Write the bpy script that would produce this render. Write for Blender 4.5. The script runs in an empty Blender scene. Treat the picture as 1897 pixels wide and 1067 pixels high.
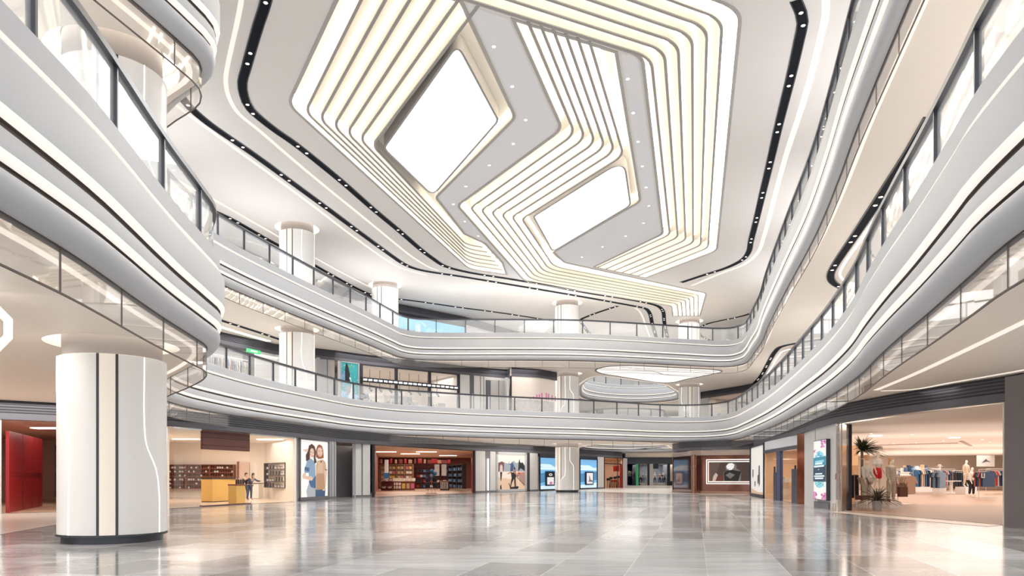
import bpy, bmesh, math, random
from mathutils import Vector
from mathutils.geometry import tessellate_polygon

RND = random.Random(11)
FPX, CX, HY, EYE = 1350.0, 948.5, 882.0, 1.5     # focal length, centre column and horizon row in 1897x1067 pixels; eye height in metres
COL = bpy.context.scene.collection
PI = math.pi


def on(px, py, z):
    """plan point of the pixel on the level plane z"""
    y = FPX * (z - EYE) / (HY - py)
    return ((px - CX) / FPX * y, y)


def at(px, y):
    return ((px - CX) / FPX * y, y)


def zat(py, y):
    return EYE + (HY - py) * y / FPX


# ------------------------------------------------------------------ materials
MATS = {}


def mat(name, col, rough=0.5, metal=0.0, emit=0.0, spec=0.5, noise=0.0, nscale=3.0, ecol=None, coat=0.0):
    if name in MATS:
        return MATS[name]
    m = bpy.data.materials.new(name)
    m.use_nodes = True
    nt = m.node_tree
    b = nt.nodes['Principled BSDF']
    c = (col[0], col[1], col[2], 1)
    b.inputs['Base Color'].default_value = c
    b.inputs['Roughness'].default_value = rough
    b.inputs['Metallic'].default_value = metal
    b.inputs['Specular IOR Level'].default_value = spec
    b.inputs['Coat Weight'].default_value = coat
    if emit:
        e = ecol or col
        b.inputs['Emission Color'].default_value = (e[0], e[1], e[2], 1)
        b.inputs['Emission Strength'].default_value = emit
    if noise:
        tc = nt.nodes.new('ShaderNodeTexCoord')
        n = nt.nodes.new('ShaderNodeTexNoise')
        n.inputs['Scale'].default_value = nscale
        n.inputs['Detail'].default_value = 4
        r = nt.nodes.new('ShaderNodeMapRange')
        r.inputs['To Min'].default_value = 1 - noise
        r.inputs['To Max'].default_value = 1 + noise * 0.5
        x = nt.nodes.new('ShaderNodeMix')
        x.data_type = 'RGBA'
        x.blend_type = 'MULTIPLY'
        x.inputs[0].default_value = 1
        x.inputs[6].default_value = c
        nt.links.new(tc.outputs['Object'], n.inputs['Vector'])
        nt.links.new(n.outputs['Fac'], r.inputs['Value'])
        nt.links.new(r.outputs['Result'], x.inputs[7])
        nt.links.new(x.outputs[2], b.inputs['Base Color'])
    MATS[name] = m
    return m


def glass(name, tint, veil, refl=0.9, rough=0.02):
    """thin architectural glass: clear, a little milky, mirror-like at a grazing view"""
    m = bpy.data.materials.new(name)
    m.use_nodes = True
    nt = m.node_tree
    nt.nodes.clear()
    out = nt.nodes.new('ShaderNodeOutputMaterial')
    tr = nt.nodes.new('ShaderNodeBsdfTransparent')
    tr.inputs[0].default_value = (*tint, 1)
    df0 = nt.nodes.new('ShaderNodeBsdfDiffuse')
    df0.inputs[0].default_value = (0.95, 0.96, 0.97, 1)
    tl = nt.nodes.new('ShaderNodeBsdfTranslucent')
    tl.inputs[0].default_value = (0.95, 0.96, 0.97, 1)
    df = nt.nodes.new('ShaderNodeAddShader')
    nt.links.new(df0.outputs[0], df.inputs[0])
    nt.links.new(tl.outputs[0], df.inputs[1])
    gl = nt.nodes.new('ShaderNodeBsdfGlossy')
    gl.inputs['Roughness'].default_value = rough
    fr = nt.nodes.new('ShaderNodeLayerWeight')
    fr.inputs['Blend'].default_value = 0.5
    pw = nt.nodes.new('ShaderNodeMath')
    pw.operation = 'POWER'
    pw.inputs[1].default_value = 4.0
    mu = nt.nodes.new('ShaderNodeMath')
    mu.operation = 'MULTIPLY_ADD'
    mu.inputs[1].default_value = refl * 0.6
    mu.inputs[2].default_value = 0.03
    nt.links.new(fr.outputs['Facing'], pw.inputs[0])
    m1 = nt.nodes.new('ShaderNodeMixShader')
    m1.inputs[0].default_value = veil
    m2 = nt.nodes.new('ShaderNodeMixShader')
    nt.links.new(tr.outputs[0], m1.inputs[1])
    nt.links.new(df.outputs[0], m1.inputs[2])
    nt.links.new(pw.outputs[0], mu.inputs[0])
    nt.links.new(mu.outputs[0], m2.inputs[0])
    nt.links.new(m1.outputs[0], m2.inputs[1])
    nt.links.new(gl.outputs[0], m2.inputs[2])
    nt.links.new(m2.outputs[0], out.inputs[0])
    MATS[name] = m
    return m


WHITE = mat('white_fascia_paint', (0.565, 0.585, 0.62), 0.5)
CEIL = mat('ceiling_paint', (0.90, 0.875, 0.85), 0.6, noise=0.03, nscale=0.4)
CEIL2 = mat('soffit_paint', (0.90, 0.81, 0.715), 0.5, noise=0.03, nscale=0.4)
COVE = mat('cove_cream', (0.92, 0.885, 0.81), 0.7)
FIN = mat('fin_grey_edge', (0.42, 0.40, 0.385), 0.6)
LED = mat('led_warm', (1, 0.93, 0.80), 0.5, emit=7.0, ecol=(1, 0.935, 0.84))
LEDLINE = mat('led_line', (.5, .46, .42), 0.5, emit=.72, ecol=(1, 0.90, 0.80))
LIPGLOW = mat('fascia_lip_glow', (.62, .59, .55), 0.5, emit=.68, ecol=(1, 0.94, 0.86))  # emission paints the soft highlight on each fascia band's rounded lower lip
LEDW = mat('led_white', (1, 1, 1), 0.5, emit=2.6, ecol=(1, 0.98, 0.95))
SKY = mat('skylight_panel', (0.9, 0.93, 0.97), 0.2, emit=2.2, ecol=(0.95, 0.98, 1.0))
GAP = mat('groove_shade_trim_brown', (0.15, 0.12, 0.105), 0.7)  # dark tone puts shade into the fascia grooves; also plain brown trims
DARK = mat('charcoal_metal', (0.06, 0.065, 0.08), 0.38, 0.35)
RAILM = mat('rail_metal', (0.075, 0.08, 0.095), 0.35, 0.5)
BLACK = mat('black_track', (0.012, 0.014, 0.02), 0.8, spec=.15)
BANDM = mat('louvre_grey', (0.115, 0.115, 0.135), 0.5, 0.2)
BANDD = mat('louvre_black', (0.02, 0.02, 0.028), 0.6)
LAMP = mat('lamp_lens', (1, 0.95, 0.88), 0.3, emit=4.0, ecol=(1, 0.9, 0.78))
CHROME = mat('chrome', (0.75, 0.75, 0.76), 0.18, 1.0)
SHAFT = mat('column_shaft_white', (0.89, 0.88, 0.87), 0.28, noise=0.02, nscale=1.0)
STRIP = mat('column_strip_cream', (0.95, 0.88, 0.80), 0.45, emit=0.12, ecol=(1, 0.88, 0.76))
NECK = mat('column_neck_taupe', (0.36, 0.32, 0.30), 0.55)
GREY = mat('pilaster_grey', (0.42, 0.42, 0.44), 0.5, noise=0.03)
STONE = mat('pale_stone', (0.66, 0.65, 0.64), 0.3, noise=0.06, nscale=2.5)
GREYD = mat('frame_grey', (0.16, 0.155, 0.17), 0.5)
GLR = glass('railing_glass', (0.96, 0.975, 0.985), 0.10)
GLC = glass('curtain_glass', (0.98, 0.97, 0.96), 0.03, 1.0)
GLS = glass('shop_glass', (0.98, 0.985, 0.985), 0.012, 0.5)


# ------------------------------------------------------------------ mesh builder
class MB:
    def __init__(s):
        s.v, s.f, s.fm, s.mats = [], [], [], []

    def _m(s, m):
        if m is None:
            return 0
        if m not in s.mats:
            s.mats.append(m)
        return s.mats.index(m)

    def add(s, vs, fs, m=None):
        k = len(s.v)
        i = s._m(m)
        s.v += [tuple(p) for p in vs]
        for f in fs:
            s.f.append(tuple(k + a for a in f))
            s.fm.append(i)
        return s

    def box(s, x0, y0, z0, x1, y1, z1, m=None):
        return s.prism([(x0, y0), (x1, y0), (x1, y1), (x0, y1)], z0, z1, m)

    def prism(s, poly, z0, z1, m=None, poly_top=None):
        n = len(poly)
        top = poly_top or poly
        vs = [(x, y, z0) for x, y in poly] + [(x, y, z1) for x, y in top]
        fs = [tuple(range(n))[::-1], tuple(range(n, 2 * n))]
        fs += [(i, (i + 1) % n, n + (i + 1) % n, n + i) for i in range(n)]
        return s.add(vs, fs, m)

    def obox(s, cx, cy, z0, z1, w, d, ang=0.0, m=None):
        c, q = math.cos(ang), math.sin(ang)
        P = [(-w / 2, -d / 2), (w / 2, -d / 2), (w / 2, d / 2), (-w / 2, d / 2)]
        return s.prism([(cx + a * c - b * q, cy + a * q + b * c) for a, b in P], z0, z1, m)

    def seg(s, p, q, z0, z1, t, m=None, off=0.0):
        """upright slab from p to q, thickness t, its middle moved off to the right of p->q"""
        dx, dy = q[0] - p[0], q[1] - p[1]
        L = math.hypot(dx, dy)
        nx, ny = dy / L, -dx / L
        a, b = off - t / 2, off + t / 2
        return s.prism([(p[0] + nx * a, p[1] + ny * a), (q[0] + nx * a, q[1] + ny * a),
                        (q[0] + nx * b, q[1] + ny * b), (p[0] + nx * b, p[1] + ny * b)], z0, z1, m)

    def flat(s, poly, z, holes=(), m=None, up=False):
        loops = [[Vector((x, y, 0)) for x, y in poly]] + [[Vector((x, y, 0)) for x, y in h] for h in holes]
        tris = tessellate_polygon(loops)
        vs = [(p.x, p.y, z) for L in loops for p in L]
        return s.add(vs, [tuple(t) for t in tris], m)

    def sweep(s, path, prof, closed=False, cprof=False, m=None, caps=False):
        N = normals(path, closed)
        n, k = len(path), len(prof)
        vs = []
        for (x, y), (nx, ny) in zip(path, N):
            vs += [(x + nx * d, y + ny * d, z) for d, z in prof]
        fs = []
        for i in range(n if closed else n - 1):
            j = (i + 1) % n
            for a in range(k if cprof else k - 1):
                b = (a + 1) % k
                fs.append((i * k + a, j * k + a, j * k + b, i * k + b))
        if caps and not closed:
            fs += [tuple(range(k)), tuple(range((n - 1) * k, n * k))[::-1]]
        return s.add(vs, fs, m)

    def lathe(s, cx, cy, prof, n=48, a0=0.0, a1=2 * PI, m=None):
        full = abs(a1 - a0 - 2 * PI) < 1e-6
        k = len(prof)
        q = n if full else n + 1
        vs = []
        for i in range(q):
            t = a0 + (a1 - a0) * i / n
            vs += [(cx + r * math.cos(t), cy + r * math.sin(t), z) for r, z in prof]
        fs = []
        for i in range(n):
            j = (i + 1) % q
            fs += [(i * k + a, j * k + a, j * k + a + 1, i * k + a + 1) for a in range(k - 1)]
        return s.add(vs, fs, m)

    def tube(s, path, r, n=8, m=None, r1=None):
        vs, fs = [], []
        P = [Vector(p) for p in path]
        for i, p in enumerate(P):
            t = (P[min(i + 1, len(P) - 1)] - P[max(i - 1, 0)]).normalized()
            u = t.orthogonal().normalized() if abs(t.z) > 0.9 else Vector((-t.y, t.x, 0)).normalized()
            w = t.cross(u)
            rr = r if r1 is None else r + (r1 - r) * i / max(1, len(P) - 1)
            vs += [p + (u * math.cos(2 * PI * k / n) + w * math.sin(2 * PI * k / n)) * rr for k in range(n)]
        for i in range(len(P) - 1):
            fs += [(i * n + k, i * n + (k + 1) % n, (i + 1) * n + (k + 1) % n, (i + 1) * n + k) for k in range(n)]
        fs += [tuple(range(n))[::-1], tuple(range((len(P) - 1) * n, len(P) * n))]
        return s.add(vs, fs, m)

    def ball(s, c, r, n=12, m=None):
        rx, ry, rz = (r, r, r) if not isinstance(r, tuple) else r
        vs, fs = [], []
        h = n // 2
        for i in range(h + 1):
            p = PI * i / h
            for k in range(n):
                t = 2 * PI * k / n
                vs.append((c[0] + rx * math.sin(p) * math.cos(t), c[1] + ry * math.sin(p) * math.sin(t), c[2] + rz * math.cos(p)))
        for i in range(h):
            fs += [(i * n + k, (i + 1) * n + k, (i + 1) * n + (k + 1) % n, i * n + (k + 1) % n) for k in range(n)]
        return s.add(vs, fs, m)

    def build(s, name, m=None, parent=None, smooth=False, world=True, kind=None, label=None):
        me = bpy.data.meshes.new(name)
        vs = s.v
        if parent is not None and world:
            o = ROOTLOC[parent.name]
            vs = [(x - o[0], y - o[1], z - o[2]) for x, y, z in vs]
        me.from_pydata(vs, [], s.f)
        mats = s.mats if s.mats else [m]
        for q in mats:
            me.materials.append(q if q is not None else m)
        if len(mats) > 1:
            me.polygons.foreach_set('material_index', s.fm)
        bm = bmesh.new()
        bm.from_mesh(me)
        bmesh.ops.remove_doubles(bm, verts=bm.verts, dist=1e-5)
        bmesh.ops.recalc_face_normals(bm, faces=bm.faces)
        bm.to_mesh(me)
        bm.free()
        if smooth:
            for p in me.polygons:
                p.use_smooth = True
            me.set_sharp_from_angle(angle=math.radians(38))
        o = bpy.data.objects.new(name, me)
        COL.objects.link(o)
        ROOTLOC[o.name] = ROOTLOC[parent.name] if (parent is not None and world) else (0, 0, 0)
        if parent is not None:
            o.parent = parent
        if kind:
            o['kind'] = kind
        if label:
            o['label'] = label
        return o


ROOTLOC = {}


def thing(name, label, cat, loc=(0, 0, 0), rz=0.0, group=None):
    o = bpy.data.objects.new(name, None)
    o.empty_display_size = 0.2
    COL.objects.link(o)
    loc = tuple(loc) + (0,) * (3 - len(loc))
    o.location = loc
    o.rotation_euler = (0, 0, rz)
    ROOTLOC[o.name] = loc
    return tag(o, label, cat, group)


def tag(o, label, cat, group=None):
    o['label'] = label
    o['category'] = cat
    if group:
        o['group'] = group
    return o


def struct(o, label=None):
    o['kind'] = 'structure'
    if label:
        o['label'] = label
    return o


def dup(root, loc, rz=None, label=None, group=None, scale=None):
    r = root.copy()
    COL.objects.link(r)
    r.location = loc
    if rz is not None:
        r.rotation_euler = (0, 0, rz)
    if scale is not None:
        r.scale = (scale,) * 3 if not isinstance(scale, tuple) else scale
    if label:
        r['label'] = label
    if group:
        r['group'] = group
    for ch in list(root.children):
        c = ch.copy()
        COL.objects.link(c)
        c.parent = r
        for g in list(ch.children):
            d = g.copy()
            COL.objects.link(d)
            d.parent = c
    return r


# ------------------------------------------------------------------ plan curves
def normals(path, closed=False):
    """right-hand normals with a mitre"""
    n = len(path)
    out = []
    for i in range(n):
        a = path[(i - 1) % n] if closed or i > 0 else None
        b = path[(i + 1) % n] if closed or i < n - 1 else None
        p = path[i]
        N = []
        for u, v in ((a, p), (p, b)):
            if u is None or v is None:
                continue
            dx, dy = v[0] - u[0], v[1] - u[1]
            L = math.hypot(dx, dy) or 1e-9
            N.append((dy / L, -dx / L))
        if len(N) == 1:
            out.append(N[0])
            continue
        mx, my = N[0][0] + N[1][0], N[0][1] + N[1][1]
        L = math.hypot(mx, my) or 1e-9
        mx, my = mx / L, my / L
        k = 1 / max(0.45, mx * N[0][0] + my * N[0][1])
        out.append((mx * k, my * k))
    return out


def offset(path, d, closed=False):
    return [(x + nx * d, y + ny * d) for (x, y), (nx, ny) in zip(path, normals(path, closed))]


def spline(pts, step=0.5, closed=False):
    """centripetal Catmull-Rom through the points"""
    n = len(pts)
    out = []
    rng = range(n if closed else n - 1)
    P = lambda i: pts[i % n] if closed else (pts[i] if 0 <= i < n else ((2 * pts[0][0] - pts[1][0], 2 * pts[0][1] - pts[1][1]) if i < 0 else (2 * pts[-1][0] - pts[-2][0], 2 * pts[-1][1] - pts[-2][1])))
    for i in rng:
        p0, p1, p2, p3 = P(i - 1), P(i), P(i + 1), P(i + 2)
        d = lambda a, b: max(1e-4, math.hypot(a[0] - b[0], a[1] - b[1])) ** 0.5
        t0 = 0
        t1 = t0 + d(p0, p1)
        t2 = t1 + d(p1, p2)
        t3 = t2 + d(p2, p3)
        k = max(1, int(round(math.hypot(p2[0] - p1[0], p2[1] - p1[1]) / step)))
        for j in range(k):
            t = t1 + (t2 - t1) * j / k
            q = []
            for a in (0, 1):
                A1 = (t1 - t) / (t1 - t0) * p0[a] + (t - t0) / (t1 - t0) * p1[a]
                A2 = (t2 - t) / (t2 - t1) * p1[a] + (t - t1) / (t2 - t1) * p2[a]
                A3 = (t3 - t) / (t3 - t2) * p2[a] + (t - t2) / (t3 - t2) * p3[a]
                B1 = (t2 - t) / (t2 - t0) * A1 + (t - t0) / (t2 - t0) * A2
                B2 = (t3 - t) / (t3 - t1) * A2 + (t - t1) / (t3 - t1) * A3
                q.append((t2 - t) / (t2 - t1) * B1 + (t - t1) / (t2 - t1) * B2)
            out.append(tuple(q))
    if not closed:
        out.append(tuple(pts[-1]))
    return out


def fillet(pts, r, n=8, closed=False):
    out = []
    N = len(pts)
    for i in range(N):
        if not closed and i in (0, N - 1):
            out.append(tuple(pts[i]))
            continue
        a, p, b = Vector(pts[i - 1]), Vector(pts[i]), Vector(pts[(i + 1) % N])
        rr = r[i] if isinstance(r, (list, tuple)) else r
        if rr <= 0:
            out.append(tuple(pts[i]))
            continue
        u, v = (a - p), (b - p)
        lu, lv = u.length, v.length
        u.normalize()
        v.normalize()
        th = math.acos(max(-1, min(1, u.dot(v))))
        cut = min(rr / max(1e-3, math.tan(th / 2)), lu * 0.48, lv * 0.48)
        s, e = p + u * cut, p + v * cut
        for k in range(n + 1):
            t = k / n
            q = s * (1 - t) ** 2 + p * 2 * t * (1 - t) + e * t * t
            out.append((q.x, q.y))
    return out


def stations(path, spacing, start=0.0):
    """(point, heading, path index) every spacing metres"""
    out = []
    acc, nxt = 0.0, start
    for i in range(len(path) - 1):
        (x0, y0), (x1, y1) = path[i], path[i + 1]
        L = math.hypot(x1 - x0, y1 - y0)
        while nxt <= acc + L + 1e-9 and L > 0:
            t = (nxt - acc) / L
            out.append(((x0 + (x1 - x0) * t, y0 + (y1 - y0) * t), math.atan2(y1 - y0, x1 - x0), i + t))
            nxt += spacing
        acc += L
    return out


def sub(path, a, b):
    """the path between two fractional indices"""
    def P(t):
        i = min(int(t), len(path) - 2)
        f = t - i
        return (path[i][0] + (path[i + 1][0] - path[i][0]) * f, path[i][1] + (path[i + 1][1] - path[i][1]) * f)
    mid = [path[i] for i in range(int(a) + 1, int(math.ceil(b))) if i > a + 0.02 and i < b - 0.02]
    return [P(a)] + mid + [P(b)]


AX = math.atan2(1, 0.2526)        # heading of the atrium's long axis
# ================================================================== levels
F2, F3, TOP = 6.6, 13.2, 17.8
C1, C2 = F2 - 2.05, F3 - 2.05           # ceilings under the first and the second gallery
XL, XR, YN, YF = -42.0, 62.0, -6.0, 131.0

E2 = [(-5.2, -6), (-5.45, 2), (-5.7, 6), (-6.02, 10), (-6.25, 11.5), (-6.48, 12.8), (-6.72, 14.3), (-6.98, 16.2), (-7.2, 17.5), (-7.75, 18.7),
      (-9.0, 20.6), (-10.4, 22.5), (-12.2, 25.2), (-13.7, 28.5), (-14.4, 32), (-14.35, 35.1), (-14.1, 38), (-13.6, 40.8), (-12.45, 45.7), (-10.9, 51),
      (-8.4, 54.6), (-6.5, 55.8), (-2.8, 58.1), (1.6, 60.1), (6.1, 61.9), (10.3, 64.2), (13.0, 65.8), (15.6, 66.3), (17.4, 65.7), (18.5, 63.8), (18.65, 61),
      (17.9, 55.4), (17.0, 50.1), (16.05, 45), (14.75, 39), (13.1, 32), (11.9, 27.1), (10.5, 22.2), (9.35, 18.8), (8.45, 16), (7.72, 13.6), (6.95, 11.2), (6.5, 9.8), (5.7, 6), (5.2, 2), (5.0, -6)]
E3 = [(-12.5, -6), (-11.0, 0), (-9.6, 6), (-8.5, 11), (-7.75, 14.3), (-7.3, 16.3), (-7.2, 17.1), (-7.5, 17.85), (-8.9, 19.1), (-11.0, 21.5), (-13.2, 25.5), (-14.6, 30),
      (-14.9, 34), (-14.7, 36), (-14.25, 38.6), (-13.1, 43.4), (-11.75, 48.6), (-10.5, 53.4), (-9.55, 57.3), (-9.0, 59.3), (-8.0, 60.4), (-6.2, 60.75), (-4, 60.8), (1, 60.8), (5.7, 61.1),
      (10.6, 62.3), (15.1, 63.6), (18.0, 64.4), (19.3, 64.2), (19.85, 62.8), (19.5, 60), (18.9, 57.3), (17.9, 52.6), (16.4, 47), (13.95, 37.1), (12.0, 29.0), (10.6, 24), (9.4, 20), (7.75, 14), (5.6, 6), (4.2, 0), (2.8, -6)]
P2, P3 = spline(E2, 0.45), spline(E3, 0.45)
VOID2 = spline([(8.4, 70.5), (7.6, 75), (7.8, 83), (9.5, 91), (13.5, 95), (18, 95.5), (20.5, 92.5), (19.5, 86), (17.2, 80), (15.6, 74.5), (14.6, 71.2), (11.6, 69.6)], 0.7, closed=True)   # the atrium beyond; clockwise, its void to the right

VOID3 = spline([(8.5, 70.7), (7.6, 75), (7.8, 83), (9.5, 91), (13.5, 95), (18, 95.5), (20.5, 92.5), (19.5, 86), (17.3, 80.3), (16.0, 77.3), (13, 74.3), (10, 71.7)], 0.5, closed=True)

# ------------------------------------------------------------------ floors, ceilings, outer walls


def slab_poly(path, d):
    p = offset(path, d)
    return [(XL, YN)] + [(XL, YF), (XR, YF), (XR, YN)] + p[::-1]


def floor_material():
    m = bpy.data.materials.new('polished_stone_tiles')
    m.use_nodes = True
    nt = m.node_tree
    L = nt.links.new
    b = nt.nodes['Principled BSDF']
    tc = nt.nodes.new('ShaderNodeTexCoord')
    mp = nt.nodes.new('ShaderNodeMapping')
    mp.inputs['Rotation'].default_value = (0, 0, -AX)
    mp.inputs['Location'].default_value = (0.3, 0.17, 0)
    br = nt.nodes.new('ShaderNodeTexBrick')
    br.offset = 0.41
    br.inputs['Color1'].default_value = (0.18, 0.18, 0.182, 1)
    br.inputs['Color2'].default_value = (0.64, 0.66, 0.69, 1)
    br.inputs['Mortar'].default_value = (0.80, 0.80, 0.79, 1)
    br.inputs['Scale'].default_value = 1
    br.inputs['Mortar Size'].default_value = 0.010
    br.inputs['Brick Width'].default_value = 1.9
    br.inputs['Row Height'].default_value = 1.22
    br.inputs['Bias'].default_value = 0.1
    ms = nt.nodes.new('ShaderNodeMapping')
    ms.inputs['Scale'].default_value = (0.3, 1.5, 1)
    ns = nt.nodes.new('ShaderNodeTexNoise')
    ns.inputs['Scale'].default_value = 1.7
    ns.inputs['Detail'].default_value = 9
    ns.inputs['Roughness'].default_value = 0.68
    ns.inputs['Distortion'].default_value = 0.15
    rp = nt.nodes.new('ShaderNodeMapRange')
    rp.inputs['From Min'].default_value = 0.3
    rp.inputs['From Max'].default_value = 0.72
    rp.inputs['To Min'].default_value = 0.72
    rp.inputs['To Max'].default_value = 1.18
    n2 = nt.nodes.new('ShaderNodeTexNoise')
    n2.inputs['Scale'].default_value = 0.11
    r2 = nt.nodes.new('ShaderNodeMapRange')
    r2.inputs['To Min'].default_value = 0.0
    r2.inputs['To Max'].default_value = 0.36
    wm = nt.nodes.new('ShaderNodeMix')
    wm.data_type = 'RGBA'
    wm.inputs[7].default_value = (0.60, 0.575, 0.545, 1)
    mx = nt.nodes.new('ShaderNodeMix')
    mx.data_type = 'RGBA'
    mx.blend_type = 'MULTIPLY'
    mx.inputs[0].default_value = 1
    L(tc.outputs['Object'], mp.inputs['Vector'])
    L(mp.outputs[0], br.inputs['Vector'])
    L(tc.outputs['Object'], ms.inputs['Vector'])
    L(ms.outputs[0], ns.inputs['Vector'])
    L(tc.outputs['Object'], n2.inputs['Vector'])
    L(n2.outputs['Fac'], r2.inputs['Value'])
    L(r2.outputs['Result'], wm.inputs[0])
    L(br.outputs['Color'], wm.inputs[6])
    L(ns.outputs['Fac'], rp.inputs['Value'])
    L(wm.outputs[2], mx.inputs[6])
    L(rp.outputs['Result'], mx.inputs[7])
    L(mx.outputs[2], b.inputs['Base Color'])
    rr = nt.nodes.new('ShaderNodeMapRange')
    rr.inputs['To Min'].default_value = 0.06
    rr.inputs['To Max'].default_value = 0.2
    L(ns.outputs['Fac'], rr.inputs['Value'])
    L(rr.outputs['Result'], b.inputs['Roughness'])
    b.inputs['Specular IOR Level'].default_value = 0.7
    return m


TILE = floor_material()
BORDER = mat('beige_border_stone', (0.68, 0.58, 0.50), 0.2, noise=0.05, nscale=2)
struct(MB().box(XL, YN, -0.3, XR, YF, 0.0).build('floor', TILE), 'grey polished stone tile floor of the atrium')
GALF = mat('gallery_floor', (0.76, 0.73, 0.70), 0.25)
HOLE = (offset(VOID2, -0.12, True), offset(VOID3, -0.12, True))
COLS = ((-9.3, 17.0, (0, 1, 2)), (-14.15, 48.0, (1, 2)), (-10.85, 62.3, (2,)), (5.2, 68.7, (0, 1, 2)), (18.7, 76.8, (1, 2)))


def col_holes(s, n=40):
    return [[(x + 1.42 * math.cos(2 * PI * k / n), y + 1.42 * math.sin(2 * PI * k / n)) for k in range(n)] for x, y, st in COLS if s in st]


for k, (P, z) in enumerate(((P2, F2), (P3, F3))):
    struct(MB().flat(slab_poly(P, -0.1), z, [HOLE[k]]).build('floor', GALF), ('floor of the lower gallery', 'floor of the upper gallery')[k])
    struct(MB().flat(slab_poly(P, -0.16), z - 2.05, [HOLE[k]] + col_holes(k)).build('ceiling', (CEIL2, mat('upper_soffit_paint', (.88, .82, .755), .55, noise=.03, nscale=.4))[k]), ('beige ceiling over the ground floor walkway', 'beige ceiling over the lower gallery')[k])
for nm, p, q in (('wall_left', (XL, YN), (XL, YF)), ('wall_far', (XL, YF), (XR, YF)), ('wall_right', (XR, YF), (XR, YN))):
    struct(MB().seg(p, q, 0, 19, 0.2, off=-0.1).build(nm, STONE))

# ------------------------------------------------------------------ balcony fascias, railings, glass smoke curtains
BANDS = ([(-.35, 0), (-.1, 0), (-.1, .22), (-.07, .25), (.12, .25), (.16, .21), (.16, -.14)],
         [(.20, -.29), (.25, -.315), (.27, -.36), (.27, -1.02)],
         [(.16, -1.20), (.19, -1.22), (.2, -1.25), (.2, -1.46)],
         [(.13, -1.64), (.16, -1.66), (.17, -1.69), (.17, -1.76), (.15, -1.86), (.09, -1.93), (-.02, -1.975), (-.12, -1.98)])
LIPS = ([(.16, -.14), (.145, -.17), (.12, -.195), (.08, -.215)], [(.27, -1.02), (.255, -1.06), (.23, -1.095), (.18, -1.12)], [(.2, -1.46), (.185, -1.505), (.16, -1.54), (.11, -1.56)])
GAPS = ([(.08, -.215), (.06, -.22), (.06, -.28), (.20, -.29)], [(.18, -1.12), (.13, -1.125), (.13, -1.195), (.16, -1.20)], [(.11, -1.56), (.07, -1.565), (.07, -1.635), (.13, -1.64)],
        [(-.12, -1.98), (-.165, -1.98), (-.165, -2.05)])


def fascia(path, F, name, label, closed=False):
    up = lambda prof: [(d, F + z) for d, z in prof]
    m = MB()
    for b in BANDS:
        m.sweep(path, up(b), closed)
    o = struct(m.build(name, WHITE, smooth=True), label)
    for b in LIPS:
        MB().sweep(path, up(b), closed).build('glow_strip', LIPGLOW, o, smooth=True, label='cream lower lip of a fascia band, its highlight made by emission')
    for b in GAPS:
        MB().sweep(path, up(b), closed).build('shaded_groove', GAP, o, label='recessed groove between fascia bands, its shade painted dark brown')
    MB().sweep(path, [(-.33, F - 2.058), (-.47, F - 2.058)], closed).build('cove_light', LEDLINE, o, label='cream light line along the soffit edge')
    return o


def railing(path, F, label, spacing=2.45, start=0.3, closed=False):
    root = thing('balcony_railing', label, 'railing', (path[0][0], path[0][1], F + .25))
    MB().sweep(path, [(-.085, F + 1.41), (.085, F + 1.41), (.085, F + 1.30), (-.085, F + 1.30)], closed, cprof=True).build('handrail', RAILM, root, label='charcoal handrail')
    st = stations(path + ([path[0]] if closed else []), spacing, start)
    pm = pg = None
    for (x, y), h, i in st:
        o = MB().obox(x, y, F + .25, F + 1.30, .055, .12, h).build('post', RAILM, root)
        MB().obox(x, y, F + .25, F + .29, .16, .15, h).build('base_plate', RAILM, o)
    pth = path + ([path[0]] if closed else [])
    for a, b in zip(st, st[1:]):
        MB().sweep(sub(pth, a[2], b[2]), [(-.008, F + .25), (.008, F + .25), (.008, F + 1.30), (-.008, F + 1.30)], cprof=True, caps=True).build('glass_panel', GLR, root)
    return root


def curtain(path, F, label, spacing=2.25, start=0.2):
    p = offset(path, -.14)
    root = thing('smoke_curtain', label, 'glass curtain', (p[0][0], p[0][1], F - 2.62))
    st = stations(p, spacing, start)
    for a, b in zip(st, st[1:]):
        MB().sweep(sub(p, a[2], b[2]), [(-.006, F - 2.6), (.006, F - 2.6), (.006, F - 1.98), (-.006, F - 1.98)], cprof=True, caps=True).build('glass_pane', GLC, root)
    for (x, y), h, i in st:
        MB().obox(x, y, F - 2.6, F - 1.98, .022, .022, h).build('joint_seal', GAP, root)
    MB().sweep(p, [(-.014, F - 2.62), (.014, F - 2.62), (.014, F - 2.595), (-.014, F - 2.595)], cprof=True).build('edge_trim', GAP, root)
    return root


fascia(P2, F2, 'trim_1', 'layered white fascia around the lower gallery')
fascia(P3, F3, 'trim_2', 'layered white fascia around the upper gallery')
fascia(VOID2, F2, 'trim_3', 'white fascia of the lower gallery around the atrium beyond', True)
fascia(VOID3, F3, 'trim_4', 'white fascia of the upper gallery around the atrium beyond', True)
railing(P2, F2, 'charcoal and glass railing along the edge of the lower gallery')
railing(P3, F3, 'charcoal and glass railing along the edge of the upper gallery', start=1.1)
railing(VOID2, F2, 'curving charcoal railing around the far second opening of the lower gallery', closed=True)
railing(VOID3, F3, 'charcoal and glass railing around the far second opening of the upper gallery', closed=True)
curtain(P2, F2, 'clear glass smoke curtain hanging under the lower gallery edge')
curtain(P3, F3, 'clear glass smoke curtain hanging under the upper gallery edge')

# ------------------------------------------------------------------ columns


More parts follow.
